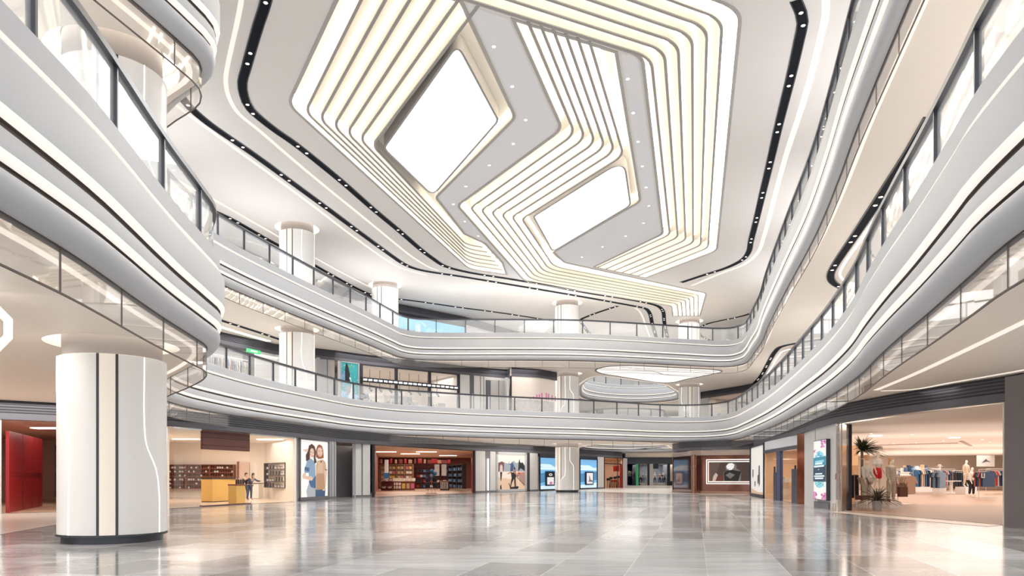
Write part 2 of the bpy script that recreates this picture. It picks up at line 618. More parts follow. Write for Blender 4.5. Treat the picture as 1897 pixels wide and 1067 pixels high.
def column(x, y, label, strip=None, lines=(), storeys=(0, 1, 2)):
    LV = ((0, C1), (F2, C2), (F3, TOP))
    root = thing('column', label, 'column', (x, y, LV[storeys[0]][0]))
    root['kind'] = 'thing'
    f0 = math.atan2(-y, -x)
    r = 1.13
    for z0, z1 in [LV[i] for i in storeys]:
        MB().lathe(x, y, [(1.05, z0), (1.05, z0 + .15), (r + .02, z0 + .15), (r + .025, z0 + .17), (r + .02, z0 + .19), (r - .01, z0 + .19)], 56).build('plinth', DARK, root, smooth=True)
        sh = MB().lathe(x, y, [(r - .02, z0 + .19), (r, z0 + .2), (r, z1 - .37), (r - .02, z1 - .36), (1.0, z1 - .36)], 72).build('shaft', SHAFT, root, smooth=True)
        MB().lathe(x, y, [(1.04, z1 - .36), (1.04, z1 + .38)], 56).build('neck', NECK, root, smooth=True)
        cr = MB().lathe(x, y, [(1.05, z1 + .37), (1.415, z1 + .37), (1.415, z1 + .004)], 56).build('collar_recess', COVE, root, smooth=True)
        MB().lathe(x, y, [(1.09, z1 + .36), (1.36, z1 + .36)], 56).build('collar_light', mat('collar_glow', (0.96, 0.93, 0.88), 0.4, emit=3.6, ecol=(1, .95, .88)), cr, label='glowing ring in the ceiling recess around the column')
        if strip is not None:
            for s in strip:
                a = f0 + math.radians(s)
                w = 0.165
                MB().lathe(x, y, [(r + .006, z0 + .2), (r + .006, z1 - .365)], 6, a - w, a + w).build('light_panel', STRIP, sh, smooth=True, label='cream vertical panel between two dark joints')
                for q in (-1, 1):
                    MB().lathe(x, y, [(r + .009, z0 + .2), (r + .009, z1 - .365)], 2, a + q * w - .024, a + q * w + .024).build('dark_joint', DARK, sh)
        for ln in lines:
            pts = spline([(f0 + math.radians(a), z0 + .2 + (z1 - z0 - .57) * t) for a, t in ln], 0.12)
            MB().tube([(x + (r + .004) * math.cos(a), y + (r + .004) * math.sin(a), z) for a, z in pts], .011, 6).build('light_line', mat('column_line_light', (1, 1, 1), .4, emit=1.3, ecol=(1, .98, .94)), sh, label='thin white light line bending down the column')
    return root


LNA = ((33, 1), (33, .62), (36, .5), (50, .36), (55, .24), (56, 0))
LNB = ((-78, 1), (-78, .8), (-70, .68), (-55, .6), (-50, .5), (-50, 0))
column(-9.3, 17.0, 'huge white round column in the near left under the gallery nose', (-6, 115, 235), (LNA, LNB))
column(-14.15, 48.0, 'white round column behind the left railings, before the teal poster', (-25, 95, 215), (((15, 1), (15, .55), (28, .35), (30, 0)), ((75, 1), (72, 0))), (1, 2))
column(-10.85, 62.3, 'white round column at the far left bend of the upper gallery', (-25, 95, 215), (((15, 1), (15, .5), (24, .3), (26, 0)),), (2,))
column(5.2, 68.7, 'white round column in the middle of the far side, before blue shop', (84, 200, 320), (((13, 1), (13, .72), (16, .66), (30, .58), (32, .5), (32, 0)), ((-10, 1), (-10, .4), (-14, .32), (-28, .26), (-30, .16), (-30, 0)), ((-64, .55), (-58, .46), (-46, .34), (-46, 0))))
column(18.7, 76.8, 'white round column at far right beside the second opening', (3, 120, 240), (((-45, 1), (-45, .6), (-25, .45), (-25, 0)), ((55, 1), (55, 0))), (1, 2))

# ------------------------------------------------------------------ main ceiling: coffers with fins, skylights
LR = {'R': ([(-6, 18.52), (7.92, 25.5), (14.66, 52.6), (10.9, 59.9)], [(-6, 22.7), (5.41, 28.35), (10.64, 49.15), (6.6, 57.0)]),
      'L': ([(-5.1, 23.25), (-9.7, 31.9), (-3.31, 57.16), (-.5, 58.7)], [(-1.15, 25.2), (-6.87, 35.9), (-3.25, 51.2), (-2.1, 51.85)]),
      'M': ([(.1, 25.85), (2.46, 34.2), (-3.15, 43.86), (1.23, 61.1), (15.4, 69.6), (16.5, 74)], [(2.9, 27.3), (5.67, 37.0), (.62, 46.2), (3.24, 56.7), (16.75, 65.5), (18.9, 74)])}
RAD = {'R': [0, 1.7, 1.7, 0], 'L': [0, 1.7, 2.2, 0], 'M': [0, 2.0, 1.3, 3.2, 1.6, 0]}


def rib(key, t):
    a, b = LR[key]
    return fillet([(p[0] + (q[0] - p[0]) * t, p[1] + (q[1] - p[1]) * t) for p, q in zip(a, b)], RAD[key], 12)


holeR = fillet([(-6, 18.45), (8.0, 25.45), (14.78, 52.6), (10.95, 59.85), (6.4, 56.75), (10.15, 49.0), (5.05, 28.25), (-6, 22.7)], [0, 1.8, 1.8, 0, 0, 1.3, 1.3, 0], 12, True)
holeL = fillet([(-5.1, 23.28), (-9.8, 31.9), (-3.38, 57.25), (-.45, 58.85), (-.75, 55.5), (-1.9, 51.0), (-3.2, 49.0), (-4.45, 42.6), (.15, 33.1), (-1.75, 25.0)], [0, 1.8, 2.2, 0, 0, .5, .5, 1.2, 1.2, 0], 12, True)
holeM = fillet([(.05, 26.0), (2.36, 34.2), (-3.28, 43.86), (1.15, 61.2), (15.3, 69.75), (16.35, 74.1), (19.1, 74.1), (17.3, 64.9), (4.0, 55.6), (3.0, 53.0), (7.6, 43.2), (4.0, 28.0)], [0, 1.8, 1.3, 3.2, 1.5, .1, .1, 1.2, 1.4, .5, 1.4, 0], 12, True)
ZC = 18.32
mainc = MB().flat([(XL, YN), (XR, YN), (XR, YF), (XL, YF)], TOP, [holeR, holeL, holeM] + col_holes(2))
struct(mainc.build('ceiling', CEIL), 'pale main ceiling over the atrium')
for h, nm in ((holeR, 'right'), (holeL, 'left'), (holeM, 'middle')):
    m = MB()
    m.sweep(h, [(0, TOP), (0, ZC)], True)
    m.flat(h, ZC)
    o = struct(m.build('ceiling', COVE), 'cream recessed coffer in the ceiling, the %s one' % nm)
    MB().sweep(h, [(-.07, TOP - .03), (.07, TOP - .03), (.07, TOP + .01), (-.07, TOP + .01)], True, cprof=True).build('coffer_edge', mat('coffer_edge_grey', (.5, .48, .47), .6), o, label='thin grey edge around the coffer')
    sg = sum(a[0] * b[1] - b[0] * a[1] for a, b in zip(h, h[1:] + h[:1]))
    e = -1 if sg > 0 else 1
    MB().sweep(h, [(e * .05, ZC - .05), (e * .05, ZC - .015), (e * .15, ZC - .015)], True).build('glow_strip', LED, o, label='warm light strip round the top of the coffer')
NTH = ['first', 'second', 'third', 'fourth', 'fifth', 'sixth', 'seventh']
WHERE = {'R': 'on the right of the ceiling feature', 'L': 'left of the large skylight', 'M': 'zigzagging between the skylights'}
for key in 'RLM':
    for k in range(0, 7):
        if k == 0:
            p = rib(key, 0.0)
        else:
            p = rib(key, k / 6)
        s_ = -1 if key == 'L' else 1
        if k > 0:
            root = thing('ceiling_fin', 'cream light fin %s, %s from the outside' % (WHERE[key], NTH[k - 1]), 'ceiling fin', (p[0][0], p[0][1], TOP), group='light fins of the ceiling feature')
            bl = MB().sweep(p, [(-.055, TOP - .02), (.055, TOP - .02), (.055, ZC), (-.055, ZC)], cprof=True, caps=True).build('blade', COVE, root)
            MB().sweep(p, [(-.058, TOP - .03), (.058, TOP - .03), (.058, TOP + .015), (-.058, TOP + .015)], cprof=True, caps=True).build('edge_strip', FIN, bl, label='grey lower edge of the fin')
            MB().sweep(p, [(s_ * .06, ZC - .05), (s_ * .06, ZC - .012), (s_ * .16, ZC - .012)]).build('glow_strip', LED, bl, label='warm light strip along the top of the fin')
LED0 = None
SK1 = fillet([(-2.05, 27.4), (-.62, 33.3), (-4.6, 42.2), (-6.35, 36.1)], [.25, 1.0, .35, 1.0], 10, True)
SK2 = fillet([(1.35, 45.6), (5.75, 37.4), (7.1, 43.7), (2.95, 52.7)], [.8, .6, 1.4, .25], 10, True)
for sk, lb in ((SK1, 'large rhombus shaped white skylight on the left of the ceiling feature'), (SK2, 'smaller rhombus shaped white skylight lower on the ceiling feature')):
    cx, cy = sum(p[0] for p in sk) / len(sk), sum(p[1] for p in sk) / len(sk)
    root = thing('skylight', lb, 'skylight', (cx, cy, TOP - .1))
    MB().flat(sk, TOP - .03).build('light_panel', SKY, root)
    MB().sweep(sk, [(-.05, TOP - .07), (.05, TOP - .07), (.05, ZC), (-.05, ZC)], True, cprof=True).build('frame', FIN, root, smooth=False)

PANEL = mat('pale_grey_ceiling_panel', (.92, .94, .98), .6)
for lb, pts, rr in (('pale grey ceiling panel between the large skylight and the zigzag fins', [(-1.55, 25.2), (.32, 33.1), (-4.28, 42.6), (-3.02, 48.9), (-1.72, 51.0), (-.57, 55.5), (-.28, 58.9), (1.0, 61.2), (-3.43, 43.86), (2.21, 34.2), (-.1, 26.0)], [0, 1.2, 1.2, .5, .5, 0, 0, 0, 1.3, 1.8, 0]),
                    ('pale grey ceiling panel right of the smaller skylight', [(4.2, 28.1), (7.78, 43.2), (3.18, 53.0), (4.15, 55.5), (6.2, 56.6), (10.0, 49.0), (4.9, 28.35)], [0, 1.4, .5, 1.2, 0, 1.3, 1.3])):
    pp = fillet(pts, rr, 12, True)
    struct(MB().flat(pp, TOP - .006).build('ceiling_panel', PANEL), lb)

# luminous white stretch ceiling over the passage to the far opening
lum = spline([(7.6, 66.0), (8.3, 64.1), (10.0, 63.45), (12.4, 64.0), (15.4, 64.95), (18.2, 65.9), (19.3, 67.0), (18.7, 69.2), (17.4, 72.2), (16.4, 74.9), (15.2, 75.0), (12.5, 72.5), (10.0, 70.0), (8.3, 68.2)], .4, closed=True)
o = MB().flat(lum, C2 - .012).build('luminous_ceiling', mat('luminous_white', (.95, .95, .95), .5, emit=.58, ecol=(1, .985, .965)))
tag(o, 'white glowing ceiling field between the middle and the far right column', 'ceiling light')
MB().sweep(lum, [(-.06, C2 - .05), (.06, C2 - .05), (.06, C2 - .002), (-.06, C2 - .002)], True, cprof=True).build('edge_trim', GAP, o, world=False, label='dark brown edge of the glowing field')
for pts in ([(7.9, 66.0), (10.4, 66.6), (12.9, 67.0), (14.6, 69.2), (17.9, 70.6)], [(8.5, 68.1), (11.5, 67.9), (15.4, 69.3), (18.4, 69.4)], [(9.5, 64.3), (12.0, 65.4), (15.0, 66.0), (18.9, 67.2)]):
    MB().sweep(spline(pts, .4), [(-.07, C2 - .03), (.07, C2 - .03)]).build('dark_line', GAP, o, world=False, label='thin dark wavy line across the glowing field')
# ================================================================== slots, downlights, light lines in the ceilings


def downlight_proto(mname, r=.068):
    root = thing('downlight', 'small round downlight in the ceiling', 'downlight', (0, 0, 0))
    tr = MB().lathe(0, 0, [(r * 1.25, -.012), (r * 1.25, .0), (r * .9, -.004)], 14).build('trim_ring', mname, root, world=False)
    MB().lathe(0, 0, [(0, -.01), (r, -.009)], 14).build('lens', LAMP, tr, world=False)
    return root


DL = []


def put_downlight(x, y, z, label, group, ring=CHROME):
    if not DL:
        DL.append(downlight_proto(ring))
        o = DL[0]
        o.location = (x, y, z)
        o['label'], o['group'] = label, group
    else:
        o = dup(DL[0], (x, y, z), label=label, group=group)
    return o


def slot(pix, z, label, light_label, wid=.36, gap=4.2, start=1.5, lights=True, step=.5):
    path = spline([on(a, b, z) for a, b in pix], step)
    root = thing('ceiling_slot', label, 'light slot', (path[0][0], path[0][1], z))
    h = wid / 2
    MB().sweep(path, [(-h, z - .012), (h, z - .012)]).build('recess', BLACK, root)
    for s in (-1, 1):
        MB().sweep(path, [(s * h - .02, z - .03), (s * h + .02, z - .03), (s * h + .02, z + .02), (s * h - .02, z + .02)], cprof=True, caps=True).build('rim', DARK, root)
    if lights:
        for (x, y), a, i in stations(path, gap, start):
            for d in (-.4, .4):
                put_downlight(x + d * math.cos(a), y + d * math.sin(a), z - .018, light_label, 'downlights: ' + light_label[:40])
    return path


def light_line(pix, z, label, wid=.17, m=LEDLINE, plan=None):
    path = plan or spline([on(a, b, z) for a, b in pix], .5)
    o = MB().sweep(path, [(-wid / 2, z - .014), (wid / 2, z - .014), (wid / 2, z - .003), (-wid / 2, z - .003)], cprof=True, caps=True).build('linear_light', m)
    tag(o, label, 'ceiling light')
    return path


s1 = slot([(508, -60), (488, 18), (480.5, 40), (455, 129), (449, 152), (452, 177), (464, 202), (506, 238), (544, 264.5), (627, 331), (690, 386), (738, 426), (781.4, 463.4), (801, 478), (825, 493), (867, 504), (948, 517), (1000, 526), (1092, 543), (1156, 553), (1196.5, 560.6), (1217, 566), (1227, 574), (1231, 598), (1238, 633), (1241, 650)], TOP,
          'inner long black ceiling slot curving round the left of the light feature', 'small downlight in the inner long black slot on the left of the main ceiling')
light_line([(452, -60), (447, 0), (420, 130), (418, 152), (424, 180), (442, 210), (476, 238), (560, 310), (680, 408), (770, 480), (800, 497), (812, 501)], TOP, 'cream ceiling light line running beside the inner long black slot')
s2 = slot([(330, 172), (349, 195), (379, 222.5), (473, 288), (556, 349), (614.5, 392), (670.4, 433.4), (727, 474.5), (747, 488), (762, 495), (784, 501), (855, 512), (934, 525), (1000, 536), (1085, 550.5), (1149, 562), (1176, 567), (1195, 571), (1203, 579), (1208, 598), (1217, 630), (1222, 650)], TOP,
          'outer long black ceiling slot running from the near left gallery to the far side', 'small downlight in the outer long black slot on the left of the main ceiling', start=.6)
light_line([(312, 180), (330, 197), (360, 220), (470, 300), (560, 366), (660, 442), (720, 484), (745, 497), (790, 510)], TOP, 'cream ceiling light line running beside the outer long black slot')
light_line([(1176, 570), (1184, 576), (1190, 586), (1197, 606), (1206, 630)], TOP, 'short cream light line bending down beside the far end of the black slots', .16)
slot([(330, 358), (399, 391.5), (424, 403), (498, 444.6), (553, 474), (609, 506), (663, 535), (688, 545.6), (714, 552), (741, 554), (778, 558.6), (850, 569), (919, 578), (988, 588.5), (1060, 600)], TOP,
     'black ceiling slot behind the upper left railing and columns', 'small downlight in the black slot behind the upper left railing', .3, 3.2)
light_line([(330, 335), (400, 372), (470, 412), (515, 438), (600, 487), (660, 519), (692, 535)], TOP, 'cream ceiling light line behind the upper left railing', .16)
slot([(1144.5, 566.7), (1115, 576), (1088, 586), (1076, 592), (1082, 604), (1093, 618), (1105, 622.4), (1140, 626)], TOP, 'short black ceiling slot to the right of the middle column', 'small downlight in the short black slot right of the middle column', .3, 3.4, .8)
slot([(1492, -60), (1474, 0), (1484, 23), (1487, 40.5), (1480, 76), (1466.5, 136.6), (1443.7, 227.6), (1426, 303.5), (1412, 361.7), (1401.7, 404.7), (1391, 447), (1387, 466), (1375, 481), (1345, 496), (1304.5, 509), (1262, 523)][1:], TOP,
     'black ceiling slot down the right side of the light feature', 'small downlight in the black slot on the right of the main ceiling', start=1.2)
light_line([(1532, -30), (1529.7, 0), (1529.7, 25), (1519.6, 71), (1491.7, 177), (1456, 288), (1431, 379), (1416, 435), (1402, 470), (1375, 491.5), (1340, 504.5), (1304, 519.5), (1282, 529)], TOP, 'cream ceiling light line beside the black slot on the right', .26)
slot([(1420, 570), (1384, 582.6), (1365, 587.6), (1314.6, 598.4), (1298, 606), (1299, 622), (1320, 632)], TOP, 'short black ceiling slot beside the far right column', 'small downlight in the short black slot by the far right column', .3, 4, 1.2)
slot([(1590, 20), (1565, 110), (1540, 190), (1505, 300), (1473, 390), (1440, 470), (1415, 540)], TOP, 'black ceiling slot above the upper right railing', 'small downlight in the black slot above the upper right railing', .34, 4.2, 1)
slot([(1725, 215), (1689, 276), (1651, 334), (1638, 354), (1588, 430), (1547, 490.6), (1539, 507), (1541, 520), (1556, 531), (1600, 545)], C2, 'hooked black ceiling slot above the lower right railing', 'small downlight in the hooked black slot above the lower right railing', .34, 4.2, 2)
light_line([(1735, 235), (1661, 345), (1598, 440), (1562, 492), (1556, 508), (1562, 518), (1600, 536)], C2, 'thin white light line inside the hooked black slot on the right', .09, LEDW)
slot([(1520, 629), (1468, 637), (1447, 642), (1436, 651), (1425, 669), (1411, 694), (1397, 710), (1388, 716), (1340, 727)], C2, 'bent black ceiling slot deeper above the lower right railing', 'small downlight in the bent black slot above the lower right railing', .36, 4.4, 9)
light_line([(1516, 640), (1474, 645), (1452, 650), (1443, 658), (1432, 676), (1418, 698)], C2, 'thin white light line beside the bent black slot on the right', .1, LEDW)
slot([(360, 572), (411, 593.4), (444, 604), (490.6, 619), (517, 628), (560, 641)], C2, 'black ceiling slot over the lower left gallery', 'small downlight in the black slot over the lower left gallery', .3, 3.4, 1)
light_line([(370, 592), (404, 604), (450, 618), (498, 632)], C2, 'white light line in the ceiling over the lower left gallery', .35, LEDW)
light_line([(1623, 722.5), (1700, 690), (1897, 596), (2000, 545)], C1, 'cream ceiling light line over the right walkway, the nearer branch of the V', .17)
light_line([(1632, 724), (1689, 721.5), (1760, 709), (1897, 685), (2100, 645)], C1, 'cream ceiling light line over the right walkway, the branch nearer the shop', .15)
slot([(1035, 826), (1075, 829.5), (1118, 833), (1180, 832), (1222, 829.5)], C1 - .0, 'dark curved ceiling slot over the far ground floor', 'x', .3, lights=False)

for i, (a, b) in enumerate([(915, 86), (949, 160), (974, 222), (951, 266), (906.6, 306), (863, 345), (840, 378), (861, 410), (886, 437)]):
    x, y = on(a, b, TOP)
    put_downlight(x, y, TOP - .004, 'small downlight in the pale panel between the large skylight and the zigzag fins', 'downlights of the left pale ceiling panel')
for i, (a, b) in enumerate([(1163, 146), (1173, 209), (1182, 262), (1190, 308), (1197, 347), (1202, 381), (1192, 413), (1159, 437), (1116, 457), (1078, 476)]):
    x, y = on(a, b, TOP)
    put_downlight(x, y, TOP - .004, 'small downlight in the pale panel right of the smaller skylight', 'downlights of the right pale ceiling panel')

t = thing('ring_lamp', 'white octagonal ring lamp hanging at the left edge of the ground floor walkway', 'lamp', (-8.63, 12.0, 3.93))
o8 = [(math.cos(PI / 8 + k * PI / 4), math.sin(PI / 8 + k * PI / 4)) for k in range(8)]
m = MB()
vs = []
for ro, yy in ((.42, -.03), (.30, -.03), (.30, .03), (.42, .03)):
    vs += [(-8.63 + ro * c, 12 + yy, 3.93 + ro * s) for c, s in o8]
m.add(vs, [(a * 8 + k, a * 8 + (k + 1) % 8, ((a + 1) % 4) * 8 + (k + 1) % 8, ((a + 1) % 4) * 8 + k) for a in range(4) for k in range(8)])
m.build('light_ring', LEDW, t)
MB().tube([(-8.63, 12, 4.31), (-8.63, 12, C1 + .02)], .012, 6).build('hanger', DARK, t)

# ================================================================== shopfront headers


def header(path, F, label, name='trim_5'):
    b, c = F + 3.78, F + 4.56
    o = struct(MB().sweep(path, [(-.3, b), (0, b), (.0, b + .26), (-.02, b + .27), (-.02, c)]).build(name, BANDM), label)
    for z in (b + .27, b + .38, b + .49, b + .60, b + .70):
        MB().sweep(path, [(-.018, z), (.012, z), (.012, z + .04), (-.018, z + .04)], cprof=True).build('dark_line', BANDD, o)
    return o


H1L = spline([(-30, 21.5), (-24, 26.3), (-20.2, 29.3), (-16.9, 32.0)], .6) + spline([(-15.7, 33.0), (-15.1, 34.6), (-12.6, 43.1), (-11.7, 48.5), (-10.0, 52.3), (-9.7, 52.9), (-6.5, 58.9), (-3.3, 65.0), (-1.4, 68.2), (1.4, 71), (2.5, 73.2), (6.2, 79.5), (10.8, 87.2), (13.2, 90.8), (14.0, 92.5), (14.2, 95)], .6)
H1R = spline([(20.6, 75), (19, 71.5), (16.2, 70.8), (15.1, 68.6), (15.6, 65.2), (17.0, 63.2), (20.2, 61.9), (20.9, 60.3), (18.75, 56.5), (17.3, 50.0), (15.9, 41.5), (14.9, 36.8), (14.2, 33.6), (13.95, 31.0), (14.15, 27.0), (15.0, 22.2), (15.6, 19.8), (17, 14), (18, 6)], .6)
header(H1L, 0, 'charcoal louvred band above the left shopfronts of the ground floor')
header(H1R, 0, 'charcoal louvred band above the right shopfronts of the ground floor', 'trim_6')


def wall(p, q, z0, z1, m, name='wall_shopfront', t=.12, off=-.07, label=None):
    return struct(MB().seg(p, q, z0, z1, t, off=off).build(name, m), label)


def base(p, q, z=0.0, h=.16):
    return struct(MB().seg(p, q, z, z + h, .05, off=.02).build('baseboard_shopfront', GREYD))


def room(poly, z0, z1, floor_m, wall_m, ceil_m, skip=(), side=''):
    """a shop's shell; skip = indices of the edges left open"""
    n = len(poly)
    fl = struct(MB().flat(poly, z0 + .012).build('floor', floor_m), 'shop floor ' + side)
    ce = struct(MB().flat(poly, z1).build('ceiling', ceil_m), 'shop ceiling ' + side)
    for i in range(n):
        if i in skip:
            continue
        struct(MB().seg(poly[i], poly[(i + 1) % n], z0, z1, .08).build('wall_shop', wall_m))
    return fl, ce


def panel_light(x, y, z, label, w=1.4, d=.5, rz=0.0, e=LEDW):
    o = MB().obox(x, y, z - .03, z, w, d, rz).build('ceiling_panel_light', e)
    return tag(o, label, 'ceiling light')


def ell(cx, cy, rx, ry, n=14, a0=0, a1=360):
    return [(cx + rx * math.cos(math.radians(a0 + (a1 - a0) * k / n)), cy + ry * math.sin(math.radians(a0 + (a1 - a0) * k / n))) for k in range(n if a1 - a0 == 360 else n + 1)]


def picture(name, parent, p, q, z0, z1, polys, lay=.004, first=.004, label=None):
    """flat coloured shapes (a across, b up, both 0..1) printed on a panel from p to q"""
    dx, dy = q[0] - p[0], q[1] - p[1]
    L = math.hypot(dx, dy)
    nx, ny = dy / L, -dx / L
    m = MB()
    for i, it in enumerate(polys):
        d = first + lay * i
        for mt, pts in (it if isinstance(it, list) else [it]):      # a list lies in one layer
            tris = tessellate_polygon([[Vector((a, b, 0)) for a, b in pts]])
            m.add([(p[0] + dx * a + nx * d, p[1] + dy * a + ny * d, z0 + (z1 - z0) * b) for a, b in pts], [tuple(t) for t in tris], mt)
    return m.build(name, None, parent, label=label)


def pm(col, e=.55):
    """print colour of a backlit poster"""
    k = 'print_%02x%02x%02x_%d' % (int(col[0] * 255), int(col[1] * 255), int(col[2] * 255), int(e * 100))
    return mat(k, (col[0] * .5, col[1] * .5, col[2] * .5), .5, emit=e * .8, ecol=col)
# ================================================================== people and shop dummies


def skin(name, pts, edges, m, parent, k=1.0, sub=1, add=0.0):
    """one smooth skin grown over joints; pts = [(x,y,z,rx,ry)]"""
    me = bpy.data.meshes.new(name)
    me.from_pydata([p[:3] for p in pts], edges, [])
    me.materials.append(m)
    o = bpy.data.objects.new(name, me)
    COL.objects.link(o)
    o.parent = parent
    o.modifiers.new('skin', 'SKIN').use_smooth_shade = True
    sv = me.skin_vertices[0].data
    for i, p in enumerate(pts):
        sv[i].radius = (p[3] * k + add, (p[4] if len(p) > 4 else p[3]) * k + add)
    sv[0].use_root = True
    s = o.modifiers.new('smooth', 'SUBSURF')
    s.levels = s.render_levels = sub
    return o


def figure(name, label, cat, loc, rz, H, body, clothes=(), hair=None, bend=0.0, turn=0.0, arms=((8, 10), (8, 10)), legs=(4, 4), hat=None, group=None, reach=None, stride=0.0):
    """standing person about H tall facing local -Y. bend: forward lean in degrees; arms: (outward, forward) degrees for each side"""
    root = thing(name, label, cat, loc, rz, group)
    S = H / 1.75
    b = math.radians(bend)

    def up(h, side=0.0, fwd=0.0):      # trunk point h above the hips, leaning forward
        return (side, -(math.sin(b) * h + math.cos(b) * fwd), .92 + math.cos(b) * h - math.sin(b) * fwd)
    J = [(*up(0), .15, .105), (*up(.14), .125, .095), (*up(.32), .15, .105), (*up(.46), .12, .08), (*up(.54), .055, .055), (*up(.62, 0, .03), .062, .072), (*up(.71, 0, .03), .078, .095), (*up(.80, 0, .01), .06, .075)]
    E = [(0, 1), (1, 2), (2, 3), (3, 4), (4, 5), (5, 6), (6, 7)]
    idx = {'trunk': [0, 1, 2, 3], 'head': [4, 5, 6, 7]}
    J.append((*up(.66, 0, .125), .012, .014))       # nose
    E.append((6, 8))
    for s, lg in ((-1, legs[0]), (1, legs[1])):
        n = len(J)
        a = math.radians(lg)
        f = stride * s
        J += [(s * .095, 0, .86, .095, .1), (s * (.1 + .4 * math.sin(a)), -f * .5 - .02, .48, .058, .062), (s * (.1 + .85 * math.sin(a)), -f + .02, .09, .038, .042), (s * (.11 + .85 * math.sin(a)), -f - .13, .035, .04, .028)]
        E += [(0, n), (n, n + 1), (n + 1, n + 2), (n + 2, n + 3)]
        idx['legL' if s < 0 else 'legR'] = [n, n + 1, n + 2, n + 3]
    for s, (o, f) in ((-1, arms[0]), (1, arms[1])):
        n = len(J)
        sh = up(.43, s * .175)
        a, g = math.radians(o), math.radians(f)
        el = (sh[0] + s * .28 * math.sin(a), sh[1] - .28 * math.sin(g) * math.cos(a), sh[2] - .28 * math.cos(a) * math.cos(g))
        g2 = g + math.radians(18 if f < 30 else 30)
        wr = (el[0] + s * .12 * math.sin(a), el[1] - .25 * math.sin(g2), el[2] - .25 * math.cos(g2))
        d = Vector((wr[0] - el[0], wr[1] - el[1], wr[2] - el[2])).normalized()
        pa = Vector(wr) + d * .085
        J += [(*sh, .06, .06), (*el, .042, .042), (*wr, .028, .026), (*pa, .036, .018)]
        E += [(3, n), (n, n + 1), (n + 1, n + 2), (n + 2, n + 3)]
        idx['armL' if s < 0 else 'armR'] = [n, n + 1, n + 2, n + 3]
        w = Vector((0, 1, 0)) - d * d.y
        w.normalize()
        for q, (side, ln) in enumerate(((-.026, .07), (-.009, .085), (.009, .08), (.026, .062))):
            k = len(J)
            p1 = pa + w * side + d * ln * .55
            p2 = pa + w * side + d * ln - Vector((s * .012, 0, 0))
            J += [(*p1, .0095), (*p2, .008)]
            E += [(n + 3, k), (k, k + 1)]
        k = len(J)
        tp = Vector(wr) + d * .05 - w * .05
        J.append((*tp, .011))
        E.append((n + 2, k))
    J = [(x * S, y * S, z * S, *[r * S for r in rr]) for x, y, z, *rr in J]
    skin('body', J, E, body, root)
    for nm, parts, m, k in clothes:
        use = []
        for pt in parts:
            key, cnt = pt if isinstance(pt, tuple) else (pt, 99)
            use += idx[key][:cnt]
        mp = {v: i for i, v in enumerate(use)}
        ed = [(mp[a], mp[c]) for a, c in E if a in mp and c in mp]
        pts = [J[v] for v in use]
        skin(nm, pts, ed, m, root, k, 1, .012 * S)
    if hair is not None:
        hd = J[6]
        q = MB()
        q.ball((hd[0], hd[1] + .03 * S, hd[2] + .035 * S), (.098 * S, .105 * S, .105 * S), 12)
        q.ball((hd[0], hd[1] + .085 * S, hd[2] - .07 * S), (.075 * S, .05 * S, .15 * S), 10)
        q.build('hair', hair, root, smooth=True, world=False)
    if hat is not None:
        hd = J[7]
        MB().lathe(hd[0], hd[1], [(.31 * S, hd[2] - .02 * S), (.12 * S, hd[2] + .01 * S), (.115 * S, hd[2] + .12 * S), (.05 * S, hd[2] + .15 * S), (0, hd[2] + .15 * S)], 20).build('sun_hat', hat, root, smooth=True, world=False)
    return root


# ------------------------------------------------------------------ shop goods (local shapes, base at the origin)
SHELL = lambda n, c: mat('cloth_' + n, c, .85, noise=.12, nscale=9)
CL = {k: SHELL(k, c) for k, c in dict(denim=(.06, .105, .19), light=(.22, .32, .44), navy=(.02, .032, .075), black=(.02, .02, .025), white=(.74, .72, .69), blush=(.68, .46, .35), cream=(.66, .57, .46), red=(.45, .03, .03), tan=(.60, .36, .2), grey=(.42, .42, .43), stripe=(.52, .46, .39), coral=(.5, .12, .08), blue=(.045, .17, .36)).items()}


def garment(key, kind='shirt', ln=.75, loc=(0, 0, 0), rz=0.0, label='', group=None, cat='shirt', w=.46, th=.05):
    """a hung garment, the top of its hook at the origin"""
    root = thing('hung_' + kind, label, cat, loc, rz, group)
    h = w / 2
    if kind == 'shirt':
        out = [(-.07, -.03), (-h, -.10), (-h - .15, -.42), (-h - .03, -.47), (-h + .04, -.26), (-h + .02, -ln), (h - .02, -ln), (h - .04, -.26), (h + .03, -.47), (h + .15, -.42), (h, -.10), (.07, -.03), (0, -.07)]
    elif kind == 'trousers':
        out = [(-h * .7, -.05), (-h * .8, -ln), (-.03, -ln), (0, -.35), (.03, -ln), (h * .8, -ln), (h * .7, -.05)]
    else:
        out = [(-.1, -.03), (-h * .75, -.1), (-h * .6, -.4), (-h * 1.05, -ln), (h * 1.05, -ln), (h * .6, -.4), (h * .75, -.1), (.1, -.03)]
    out = [(x, z - .09) for x, z in out]
    n = len(out)
    vs = [(x, y, z) for y in (-th / 2, th / 2) for x, z in out]
    tr = tessellate_polygon([[Vector((x, z, 0)) for x, z in out]])
    fs = [tuple(t) for t in tr] + [tuple(n + a for a in t[::-1]) for t in tr] + [(i, (i + 1) % n, n + (i + 1) % n, n + i) for i in range(n)]
    MB().add(vs, fs).build('cloth', CL[key], root, world=False)
    MB().tube([(-h * .8, 0, -.18), (0, 0, -.11), (h * .8, 0, -.18)], .008, 5).tube([(0, 0, -.11), (0, 0, -.035), (.02, 0, -.01)], .005, 5).build('hanger', CHROME, root, world=False)
    return root


